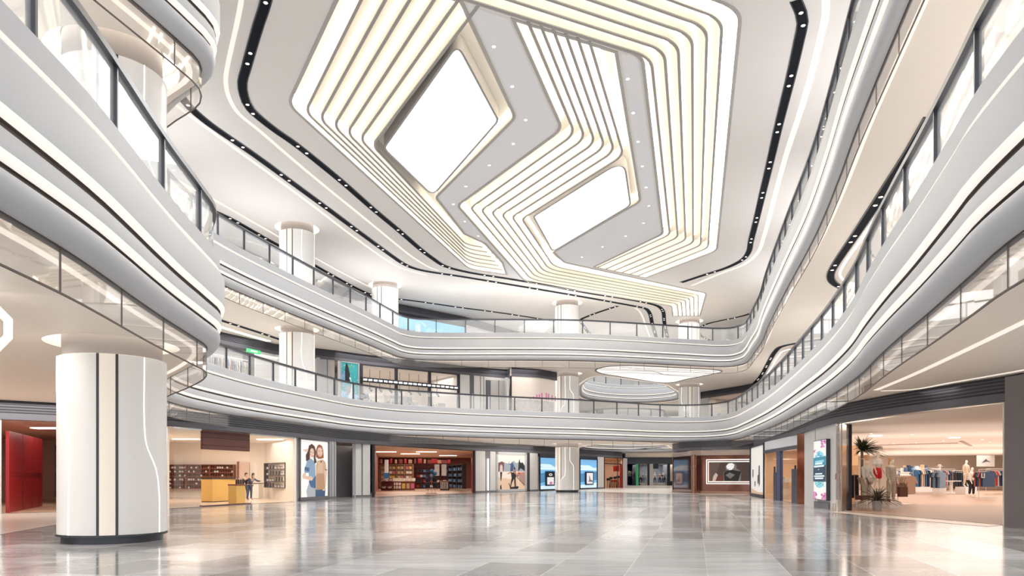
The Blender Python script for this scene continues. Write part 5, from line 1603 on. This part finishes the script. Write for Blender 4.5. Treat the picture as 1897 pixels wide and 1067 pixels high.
figure('mannequin', 'all cream shop dummy standing high on a white podium', 'mannequin', (x, y, .62), .3, 2.25, SOFT, (('outfit', (('trunk', 4), ('legL', 3), ('legR', 3), ('armL', 3), ('armR', 3)), CL['cream'], 1.15),), None, arms=((18, 5), (12, 5)))
x, y = at(1800, 55)
figure('mannequin', 'shop dummy in white blouse and black trousers beside the cream dummy', 'mannequin', (x, y, .012), .3, 2.2, SOFT, (('blouse', (('trunk', 4), ('armL', 3), ('armR', 3)), CL['white'], 1.2), ('trousers', (('trunk', 1), ('legL', 3), ('legR', 3)), CL['black'], 1.25)), None)
rack('black clothes stand behind the round table in the clothing shop', (*at(1779, 68), .012), .3, 1.8, 2.0, ('black', 'black', 'navy'), 'dress', 6, 'black garment on the stand behind the round table', 'black garments', across=False, ln=1.5, gw=.7)
rk = rack('floor stand of dark denim jackets at the right of the clothing shop', (*at(1824, 50), .012), .25, 1.3, 1.95, ('denim', 'navy', 'coral'), 'shirt', 6, 'denim or coral jacket on the right stand of the clothing shop', 'jackets on the right stand', ln=1.05, gw=1.05, foot=(1.3, .9))
x, y = at(1821, 49.0)
o = MB()
for a, b, c, d in ((-.12, 1.42, -.06, 1.7), (.06, 1.42, .12, 1.7), (-.12, 1.38, .12, 1.44)):
    o.box(x + a, y - .01, b, x + c, y + .0, d)
tag(o.build('emblem', LABELW), 'white letter U print on the front dark denim jacket', 'print')
rack('long stand of navy and coral clothes at the right back of the clothing shop', (*at(1850, 62), .012), .4, 3.2, 2.1, ('navy', 'black', 'coral', 'red', 'grey', 'navy'), 'shirt', 14, 'navy, grey or coral garment on the right back stand', 'garments on the right back stand', across=False, ln=1.3, gw=.8)
x, y = at(1826, 76)
tag(MB().obox(x, y, 2.5, 4.0 - .3, 1.2 * 2, .06, .3).build('sign_board', SOFT), 'small white sign with a grey drawing at the back right of the clothing shop', 'sign')
picture('drawing', bpy.data.objects['sign_board.001'] if 'sign_board.001' in bpy.data.objects else bpy.data.objects['sign_board'], (x - 1.0, y - .35), (x + 1.0, y + .27), 2.7, 3.5, [(pm((.2, .2, .2), .05), [(.2, .2), (.35, .5), (.5, .75), (.55, .55), (.8, .35), (.5, .4)])], .002, .05)
# white drawer unit and folded clothes at the back
x, y = at(1700, 70)
t = thing('shop_counter', 'long white display counter with folded clothes in the back of the clothing shop', 'counter', (x, y, .012))
MB().obox(x, y, .012, 1.9, 3.0, 1.2, .3).build('cabinet', SOFT, t)
for i in range(4):
    MB().obox(x - .9 + .6 * i, y - .75 + .18 * i, .2, .9, .3, .06, .3).build('opening', mat('shade_grey', (.3, .27, .25), .6), t)
for r, (z, y0) in enumerate(((1.92, 69.6), (1.92, 70.2))):
    for i in range(9):
        o = MB().obox(x - 1.3 + .32 * i, y0 - 69.6 + y - .3 + .1 * i, z, z + .2 + .5 * RND.random(), .26, .24, .3).build('folded_clothes', CL[('denim', 'white', 'light', 'navy', 'tan', 'white', 'blue')[(i * 3 + r) % 7]])
        tag(o, 'folded clothes on top of the long white counter, %s row' % ('front', 'back')[r], 'clothes', 'folded clothes on the white counter, %s row' % ('front', 'back')[r])
for j, (a, y, n, keys) in enumerate(((1716, 66, 12, ('blue', 'navy', 'white', 'tan')), (1748, 74, 14, ('navy', 'denim', 'coral', 'grey')), (1675, 76, 14, ('white', 'light', 'navy', 'cream')))):
    rack('crowded clothes rail in the back of the clothing shop, %s' % ('nearest', 'middle', 'farthest on the left')[j], (*at(a, y), .012), .3, 3.0, 2.2, keys, 'shirt', n, 'garment on the %s crowded back rail' % ('nearest', 'middle', 'left farthest')[j], 'garments on the %s back rail' % ('nearest', 'middle', 'farthest')[j], across=False, ln=1.5, gw=.8)
# ================================================================== lower gallery (second storey) shopfronts
W2 = [(-27, 38), (-19.9, 47.9), (-17.3, 53.2), (-14.9, 54.9), (-13.6, 55.9), (-12.0, 57.6), (-4.5, 63.6), (-.35, 66.2)]
header(fillet(W2 + [(-.2, 64.9)], [0, 1, .6, .4, .4, .4, .6, .1, 0], 4), F2, 'charcoal louvred band above the shops of the lower gallery', 'trim_15')
header(spline([(-.05, 64.7), (1.0, 65.1), (2.2, 65.6), (3.4, 66.8), (4.2, 67.8)], .4), F2, 'wavy charcoal band over the curved shop wall of the lower gallery', 'trim_15')
header(spline([(20.5, 86), (22.2, 82.4), (24.8, 76.6), (25.6, 70), (24, 60), (22, 48), (20.3, 38), (18.8, 30), (18, 22), (18, 10)], 1), F2, 'charcoal louvred band on the right of the lower gallery', 'trim_15')
Z0, Z1 = F2, F2 + 3.78


def w2(a, wall_i):
    """point of pixel column a on segment wall_i of W2"""
    (x0, y0), (x1, y1) = W2[wall_i], W2[wall_i + 1]
    k = (a - CX) / FPX
    t = (k * y0 - x0) / ((x1 - x0) - k * (y1 - y0))
    return (x0 + (x1 - x0) * t, y0 + (y1 - y0) * t)


def upper_wall(p, q, m, nm='wall_gallery', lb=None):
    return struct(MB().seg(p, q, Z0, Z1, .12, off=-.08).build(nm, m), lb)


# display window full of clothes at the left
upper_wall(W2[0], w2(380, 0), STONE)
g0, g1 = w2(380, 0), w2(400.5, 0)
h0, h1 = w2(401.5, 1), w2(473, 1)
back = [(h0[0] - 1.2, h0[1] + .7), (h1[0] - 1.2, h1[1] + .7)]
struct(MB().seg(back[0], back[1], Z0, Z1, .1).build('wall_shop', mat('window_back', (.62, .60, .58), .6, noise=.2, nscale=1)), 'pale back of the upper left shop window')
for k, (a, b) in enumerate(((402, 446), (447, 473))):
    o = struct(MB().seg(w2(a, 1), w2(b, 1), Z0, Z1, .02).build('window_4', GLS), 'glass of the upper left shop window')
rod = thing('clothes_rail', 'long clothes rail in the upper left shop window', 'clothes rail', (*back[0], Z0 + 2.0))
rA, rB = (h0[0] - .6, h0[1] + .4), (h1[0] - .6, h1[1] + .4)
MB().tube([(*rA, Z0 + 3.1), (*rB, Z0 + 3.1)], .03, 6).build('rail', CHROME, rod)
for f in (0, 1):
    q = (rA[0] + (rB[0] - rA[0]) * f, rA[1] + (rB[1] - rA[1]) * f)
    MB().tube([(*q, Z0), (*q, Z0 + 3.1)], .03, 6).build('post', CHROME, rod)
ck = ['white', 'light', 'cream', 'grey', 'white', 'tan', 'stripe', 'blue', 'white', 'coral', 'light', 'grey', 'cream', 'white', 'denim', 'blush', 'white', 'stripe']
for i, k in enumerate(ck):
    f = .05 + .9 * (i + .5) / len(ck)
    garment(k, 'dress' if i % 3 == 0 else 'shirt', 1.6 + .4 * (i % 2), (rA[0] + (rB[0] - rA[0]) * f, rA[1] + (rB[1] - rA[1]) * f, Z0 + 3.068), math.atan2(rB[1] - rA[1], rB[0] - rA[0]) + 1.0, 'pale or coloured garment hanging in the upper left shop window', 'garments in the upper left window', 'garment', .55)
e0, e1 = w2(452, 1), w2(477, 1)
t = thing('exit_sign', 'green lit emergency sign under the dark band of the lower left gallery', 'sign', (*e0, Z1 - .3))
MB().seg(e0, e1, Z1 - .28, Z1 - .02, .1, off=.25).build('housing', mat('exit_green', (.08, .55, .2), .4, emit=.5), t)
MB().seg(w2(458, 1), w2(471, 1), Z1 - .20, Z1 - .10, .02, off=.31).build('pale_panel', mat('exit_pale', (.5, .95, .6), .4, emit=.7), t)
upper_wall(w2(474, 1), W2[2], STONE, lb='pale wall panels left of the lower gallery column')
upper_wall(W2[2], w2(587, 2), STONE)
d0, d1 = w2(585, 2), w2(598, 2)
t = struct(MB().seg(w2(588, 2), W2[3], Z0, Z1, .06, off=-.5).build('wall_recess', GREY), 'grey recess left of the teal poster')
upper_wall(W2[3], w2(612, 3), GREY, 'door_2')
struct(MB().seg(w2(606, 3), w2(607.2, 3), Z0, Z1, .03, off=.0).build('trim_16', GREYD))
upper_wall(w2(612, 3), W2[4], mat('recess_warm', (.44, .40, .38), .5))
struct(MB().seg(w2(625.5, 4), w2(630, 4), Z0, Z1, .1, off=0).build('trim_16', WHITE), 'white jamb left of the teal poster')
# teal poster
pa, pb = w2(630, 4), w2(664, 4)
t = framed(pa, pb, Z0 + .02, Z1, 'teal patterned poster with a black haired figure above the lower left railing', mat('frame_silver', (1, 1, 1)), w=.05)
A = lambda *p: cv(p, 120, 110, 405, 900)
te, tg, lb_, bk, wh = pm((.05, .42, .45), .5), pm((.03, .25, .33), .4), pm((.35, .62, .85), .5), pm((.008, .01, .025), .03), pm((.85, .86, .9), .6)
dots = []
for i in range(150):
    a, b = RND.random(), RND.random()
    dots.append(((tg, lb_, tg, te)[i % 4] if b > .35 else (lb_, wh, tg, wh)[i % 4], ell(a, b, .022 + .02 * RND.random(), .008 + .009 * RND.random(), 5, RND.random() * 90, RND.random() * 90 + 360)[:5]))
picture('picture', t, pa, pb, Z0 + .08, Z1 - .05, [(te, [(0, 0), (1, 0), (1, 1), (0, 1)]), (lb_, [(0, 0), (1, 0), (1, .33), (0, .40)]), (pm((.2, .4, .6), .4), [(0, .5), (.28, .5), (.28, .85), (0, .7)]), dots,
    (wh, A((370, 560), (350, 430), (320, 420), (320, 390), (350, 385), (375, 480), (400, 640), (370, 880), (300, 1000), (290, 800))), (pm((.45, .45, .5), .3), A((250, 560), (360, 560), (350, 680), (250, 740))),
    (bk, A((230, 490), (225, 230), (245, 130), (275, 125), (300, 200), (320, 270), (340, 350), (320, 390), (340, 500))), (pm((.15, .5, .2), .4), ell(*A((340, 175))[0], .09, .025))], .0012)
upper_wall(pb, w2(669, 5), GREY, 'wall_pilaster')
# glazed shop with three bays
s0, s1 = w2(669, 5), w2(851, 5)
SP = lambda f: (s0[0] + (s1[0] - s0[0]) * f, s0[1] + (s1[1] - s0[1]) * f)
nb = (-.62, .78)
room([s0, s1, (s1[0] - 4, s1[1] + 6), (s0[0] - 4, s0[1] + 6)], Z0, Z1 - .02, OAK, mat('loft_wall', (.82, .80, .77), .5, noise=.2, nscale=.8), mat('loft_ceiling', (.86, .83, .79), .6), (0,), 'of the glazed shop on the lower gallery')
for f in (0, .335, .675, .99):
    struct(MB().obox(*SP(f), Z0, Z1, .22, .18, .66).build('trim_17', BANDD), 'black mullion of the glazed shopfront')
struct(MB().seg(SP(0), SP(1), Z1 - .08, Z1, .2).build('trim_17', BANDD))
for i, (f0, f1) in enumerate(((0, .335), (.335, .675), (.675, .99))):
    struct(MB().seg(SP(f0), SP(f1), Z0, Z1 - .08, .02, off=-.05).build('window_5', GLS), 'glass bay of the shop on the lower gallery')
t = thing('light_beam', 'black beam with a row of white light dashes across the glazed shop', 'light beam', (*SP(0), Z0 + 3.1))
MB().seg(SP(.0), SP(.985), Z0 + 2.35, Z0 + 2.72, .12, off=.14).build('beam', BANDD, t)
for i in range(20):
    f = .01 + i * .0485
    MB().seg(SP(f), SP(f + .033), Z0 + 2.48, Z0 + 2.6, .02, off=.21).build('light_dash', LEDW, t)
for i in range(9):
    f = .08 + .1 * i
    x, y = SP(f)
    t = thing('track_spotlight', 'black track spotlight on a thin rod inside the glazed shop', 'spotlight', (x - 1.2, y + 1.8, Z1 - .1), group='track spotlights in the glazed shop')
    MB().tube([(x - 1.2, y + 1.8, Z1 - .03), (x - 1.2, y + 1.8, Z0 + 2.2)], .025, 5).build('rod', BANDD, t)
    MB().tube([(x - 1.2, y + 1.8, Z0 + 2.2), (x - 1.0, y + 1.5, Z0 + 1.95)], .09, 8).build('lamp_head', BANDD, t)
for i in range(13):
    f = .05 + .072 * i
    x, y = SP(f)
    k = ('white', 'denim', 'grey', 'navy', 'cream')[i % 5]
    if i % 3 == 1:
        figure('mannequin', 'shop dummy in the glazed shop of the lower gallery, %s from the left' % ('first', 'second', 'third', 'fourth', 'fifth')[i // 3], 'mannequin', (x - .9, y + 1.1, Z0 + .25), .6, 1.75, SOFT, (('coat', (('trunk', 4), ('armL', 3), ('armR', 3)), CL[k], 1.2), ('trousers', (('trunk', 1), ('legL', 3), ('legR', 3)), CL['grey'], 1.15)))
    elif i % 3 == 0:
        rack('small clothes stand in the glazed shop of the lower gallery, %s from the left' % ('first', 'second', 'third', 'fourth', 'fifth')[i // 3], (x - 1.9, y + 2.3, Z0 + .013), .65, .8, 1.5, ('white', 'light', 'grey', 'cream'), 'shirt', 6, 'pale garment on a stand in the glazed shop, %s stand' % ('first', 'second', 'third', 'fourth', 'fifth')[i // 3], 'garments on the %s glazed shop stand' % ('first', 'second', 'third', 'fourth', 'fifth')[i // 3], across=False, ln=.9, foot=(.7, .4))
    else:
        o = MB().obox(x - .35, y + .5, Z0 + .013, Z0 + .9 + .3 * (i % 2), .5, .4, .65).build('display_plinth', (SOFT, CL['grey'])[i % 2])
        tag(o, 'block shaped display plinth in the glazed shop, %s from the left' % ('first', 'second', 'third', 'fourth', 'fifth')[i // 3], 'plinth')
tag(MB().seg((SP(.4)[0] - 2, SP(.4)[1] + 3), (SP(.62)[0] - 2, SP(.62)[1] + 3), Z0 + 1.1, Z0 + 1.9, .1).build('wall_picture', mat('grey_stripes', (.4, .42, .48), .5, noise=.5, nscale=3)), 'blurred grey picture on the back wall of the glazed shop', 'picture')
# pale panels and slim dark doors right of the glazed shop
upper_wall(s1, W2[6], STONE)
upper_wall(W2[6], W2[7], STONE, lb='pale wall panels between the glazed shop and the curved shop')
for i, (a, b) in enumerate(((870.5, 878), (900, 909))):
    t = thing('wall_niche', 'slim dark niche with a white bar in the pale gallery wall, %s' % ('left', 'right')[i], 'niche', (*w2(a, 6), Z0))
    MB().seg(w2(a, 6), w2(b, 6), Z0, Z1 - (0 if i == 0 else .3), .03).build('back_panel', BANDM, t)
    c = (a + b) / 2
    MB().seg(w2(c - 3.2, 6), w2(c - 1.2, 6), Z0, Z0 + 2.1, .06, off=.04).build('dark_bar', BANDD, t)
    MB().seg(w2(c - 1.0, 6), w2(c + 1.6, 6), Z0, Z0 + 2.15, .06, off=.05).build('white_bar', WHITE, t)
    MB().seg(w2(c + 1.8, 6), w2(c + 3.4, 6), Z0, Z0 + 2.1, .06, off=.04).build('dark_bar', BANDD, t)
struct(MB().seg(w2(909, 6), w2(941, 6), Z0, Z1 - .25, .03).build('door_3', mat('lift_door', (.5, .49, .48), .35, .2)), 'grey double door on the lower gallery')
struct(MB().seg(w2(923, 6), w2(924.6, 6), Z0, Z1 - .25, .05).build('trim_16', GREYD))
for a in (890, 896):
    struct(MB().seg(w2(a, 6), w2(a + .8, 6), Z0, Z1, .03).build('trim_16', GREYD))
# curved shop with pink stripes
CV = spline([(-.05, 64.6), (1.0, 65.0), (2.2, 65.5), (3.3, 66.6), (4.15, 67.7)], .3)
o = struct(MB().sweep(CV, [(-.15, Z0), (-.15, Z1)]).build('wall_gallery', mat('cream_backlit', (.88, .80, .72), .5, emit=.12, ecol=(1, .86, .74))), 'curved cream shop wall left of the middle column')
t = thing('wall_graphic', 'pale sketchy patterned panel low on the curved cream wall', 'wall panel', (*CV[0], Z0))
MB().sweep(CV[:-1], [(-.14, Z0 + .02), (-.12, Z0 + .02), (-.12, Z0 + 1.75), (-.14, Z0 + 1.75)], cprof=True).build('panel', mat('sketch_pattern', (.66, .62, .60), .5, noise=.55, nscale=5), t)
for i, (a, z0, z1) in enumerate(((983, 1.75, 1.95), (987, 1.78, 2.0), (994.5, 1.8, 2.2), (999.5, 1.8, 2.25), (1004.5, 1.8, 2.4), (1010, 1.8, 2.45), (1016, 1.8, 2.4), (1022, 1.8, 2.3), (1028, 1.8, 2.25))):
    k = (a - CX) / FPX
    q = min(CV, key=lambda c: abs(c[0] / c[1] - k))
    tag(MB().obox(q[0] + .02, q[1] - .3, Z0 + z0, Z0 + z1, .10, .04, .5).build('pink_stripe', mat('pink_gloss', (.70, .16, .45), .4, emit=.15)), 'upright pink stripe on the curved cream shop wall', 'stripe', 'pink stripes on the curved wall')
struct(MB().obox(-.1, 64.7, Z0, Z1, .16, .3).build('trim_18', BANDD), 'black corner post of the curved shop')
struct(MB().obox(-.45, 65.7, Z0, Z1, .3, .2, .8).build('trim_18', WHITE))
# right side of the lower gallery
WR2 = [(22.2, 82.4), (24.8, 76.6), (25.6, 70), (24, 60), (22, 48), (20.3, 38), (18.8, 30), (18, 22), (18, 10)]
for p, q in zip(WR2[1:], WR2[2:]):
    upper_wall(p, q, STONE)
room([WR2[0], WR2[1], (30, 80), (27, 87)], Z0, Z1, OAK, mat('right_shop_wall', (.66, .58, .52), .5, noise=.5, nscale=1.2), WARMC, (0,), 'of the right shop on the lower gallery')
upper_wall((20.4, 86.3), WR2[0], STONE)
o = struct(MB().seg(WR2[0], WR2[1], Z0, Z1, .02).build('window_6', GLS), 'glass of the right shop on the lower gallery')
for i in range(10):
    f = (i + .5) / 10
    garment(('white', 'light', 'cream', 'grey', 'tan')[i % 5], 'shirt', 1.2, (22.6 + 2.6 * f + .5, 82.8 - 5.8 * f + .4, Z0 + 2.14), -.1, 'pale garment hanging in the right shop window of the lower gallery', 'garments in the right gallery window', 'garment', .55)
rod = tag(MB().tube([(22.9, 83.4, Z0 + 2.17), (25.8, 77.2, Z0 + 2.17)], .03, 6).build('clothes_rail', CHROME), 'clothes rail in the right shop window of the lower gallery', 'clothes rail')
upper_wall((2, 108), (40, 108), mat('far_gallery_wall', (.74, .70, .66), .5, noise=.15, nscale=.5), lb='pale far wall of the lower gallery beyond the second opening')
upper_wall((4.6, 69.9), (2.0, 108), STONE)
# ================================================================== upper gallery (third storey)
Z0, Z1 = F3, F3 + 3.78
W3 = [(-30, 38), (-20.3, 48.6), (-17.2, 58.5), (-10.8, 68.7), (-4.8, 74.4), (2, 84), (4, 104), (34, 104)]
h3 = fillet(W3, [0, 1, 1, 1.2, 1.5, 1, 1, 0], 5)
header(h3, F3, 'dark louvred band high on the upper gallery', 'trim_19')
for i, (p, q) in enumerate(zip(W3, W3[1:])):
    if i == 3:
        continue
    upper_wall(p, q, mat('upper_dark_cladding', (.20, .20, .22), .5, noise=.1) if i < 2 else (STONE if i != 2 else GREY))
bp, bq = W3[3], W3[4]
BW = lambda f: (bp[0] + (bq[0] - bp[0]) * f, bp[1] + (bq[1] - bp[1]) * f)
t = thing('shop_sign', 'bright blue lit shop window band on the upper gallery', 'light wall', (*bp, Z0))
MB().seg(BW(0), BW(.98), Z0 + 2.3, Z1 - .3, .2).build('sign_band', mat('sky_blue_sign', (.22, .58, .85), .4, emit=.5, ecol=(.2, .6, .95)), t)
MB().seg(BW(0), BW(1), Z1 - .3, Z1, .25).build('head_frame', BANDD, t)
MB().seg(BW(0), BW(.6), Z0, Z0 + 2.3, .12, off=-.05).build('lower_window', mat('pale_window', (.62, .64, .68), .3, noise=.3, nscale=1.0), t)
MB().seg(BW(.6), BW(.98), Z0, Z0 + 2.3, .12, off=-.05).build('side_window', mat('pale_blue_window', (.45, .62, .78), .3, emit=.15, noise=0), t)
for p, q in (((34, 104), (34, 84)), ((34, 84), (27, 70)), ((27, 70), (25, 60)), ((25, 60), (20, 38)), ((20, 38), (17, 20)), ((17, 20), (16, 6))):
    upper_wall(p, q, STONE)
# grey louvred panels above the upper gallery walls reach the ceiling through the band itself
# ================================================================== camera, light
cam = bpy.data.objects.new('camera', bpy.data.cameras.new('camera'))
COL.objects.link(cam)
cam.location = (0, 0, EYE)
cam.rotation_euler = (PI / 2, 0, 0)
cam.data.sensor_width = 36
cam.data.lens = FPX / 1897 * 36
cam.data.shift_y = (HY - 533.5) / 1897
cam.data.clip_end = 400
sc = bpy.context.scene
sc.camera = cam
w = bpy.data.worlds.new('world')
sc.world = w
w.use_nodes = True
w.node_tree.nodes['Background'].inputs[0].default_value = (.97, .98, 1, 1)
w.node_tree.nodes['Background'].inputs[1].default_value = 1.65


def area(name, loc, sx, sy, power, col=(1, .96, .9), rz=0.0, up=False):
    l = bpy.data.lights.new(name, 'AREA')
    l.shape = 'RECTANGLE'
    l.size, l.size_y = sx, sy
    l.energy = power
    l.color = col
    o = bpy.data.objects.new(name, l)
    o.location = loc
    o.rotation_euler = (PI if up else 0, 0, rz)
    COL.objects.link(o)
    return o


AXR = AX - PI / 2
# daylight falling through the two skylights
area('skylight_daylight', (-3.4, 34.8, TOP - .15), 4, 10, 600, (1, 1, 1), AXR)
area('skylight_daylight', (4.3, 45, TOP - .15), 4, 10, 600, (1, 1, 1), AXR)
# broad unseen fill lights added under the ceilings to brighten the atrium
for x, y in ((2, 10), (-1, 24), (5, 38), (-5, 46), (7, 56)):
    area('ceiling_fill', (x, y, TOP - .2), 12, 14, 270, (.97, .985, 1), AXR)
area('ceiling_fill', (13.5, 85, TOP - .2), 12, 24, 1700, (1, .99, .98), 0)
area('ceiling_fill', (22, 104, C2 - .2), 12, 16, 500, (1, .98, .96), 0)
# walkway ceilings
for z in (C1, C2, TOP):
    for x, y in ((-13, 12), (-19, 30), (-17.5, 46), (-11, 60), (1, 68), (11, 74) if z == C1 else (2, 72), (23, 62), (20, 44), (17, 28), (12.5, 12)):
        area('walkway_lamp', (x, y, z - .12), 4, 9, (420 if y < 15 else 640 if x < 0 else 320) if z == C1 else ((620 if x > 0 and y < 15 else 340 if x < 15 else 430) if z == C2 else 170), (1, .95, .89) if z == C1 else (1, .97, .94), AXR)
# unseen uplights added behind the upper railing to brighten the main ceiling
for x, y, rz in ((-10.5, 8, AXR), (-16.5, 32, AXR), (-15, 44, AXR), (-11, 58, AXR), (-3, 63, 1.5), (7, 64, 1.5), (21, 57, AXR), (18, 43, AXR), (14, 28, AXR), (9.5, 12, AXR)):
    area('added_uplight', (x, y, F3 + .12), 1.5, 9, 165, (.98, .985, 1), rz, up=True)
# shop lamps
for x, y, z, sx, sy, e, rz in ((-17.5, 44, 3.65, 8, 8, 430, 0), (-24, 33, 3.65, 6, 8, 260, 0), (-8.5, 66, 3.6, 5, 9, 260, 0), (-9, 80, 3.6, 9, 12, 520, 0),
                               (18, 44.5, 3.1, 2, 6, 120, AXR), (12.2, 93.5, 3.6, 2, 4, 90, .4), (28, 122, 3.4, 12, 4, 300, 0), (20, 122, 3.4, 2, 5, 40, 0), (16, 84, C1 - .1, 8, 10, 250, 0), (22, 108, C1 - .1, 10, 14, 500, 0),
                               (-9.8, 63.2, F2 + 3.6, 9, 4, 260, .68), (-18.5, 51.5, F2 + 3.6, 1, 5, 60, AXR - .2), (25.5, 81, F2 + 3.6, 3, 5, 120, .4),
                               (20, 30, 3.65, 7, 10, 110, .2), (29, 46, 3.65, 16, 22, 720, -.45), (42, 55, 3.65, 15, 22, 1050, -.45), (40, 71, 3.65, 20, 14, 1050, 0)):
    area('shop_lamp', (x, y, z), sx, sy, e, (1, .92, .84) if z < 4 else (1, .97, .94), rz)
for x, y, sx, sy in ((22.5, 36, 12, 12), (31, 46, 20, 22), (43, 60, 20, 24), (39, 72, 22, 18)):
    area('added_shop_uplight', (x, y, 2.1), sx, sy, 470 if x > 25 else 150, (1, .95, .88), -.45, up=True)  # unseen upward fill added to brighten the big clothing shop's ceiling
vs = sc.view_settings
vs.view_transform = 'Standard'
vs.look = 'None'
vs.exposure = 0.07
vs.gamma = 1
vs.use_curve_mapping = False
cy = sc.cycles
cy.max_bounces = 10
cy.diffuse_bounces = 5
cy.glossy_bounces = 4
cy.transparent_max_bounces = 40
cy.sample_clamp_indirect = 6
cy.use_denoising = True
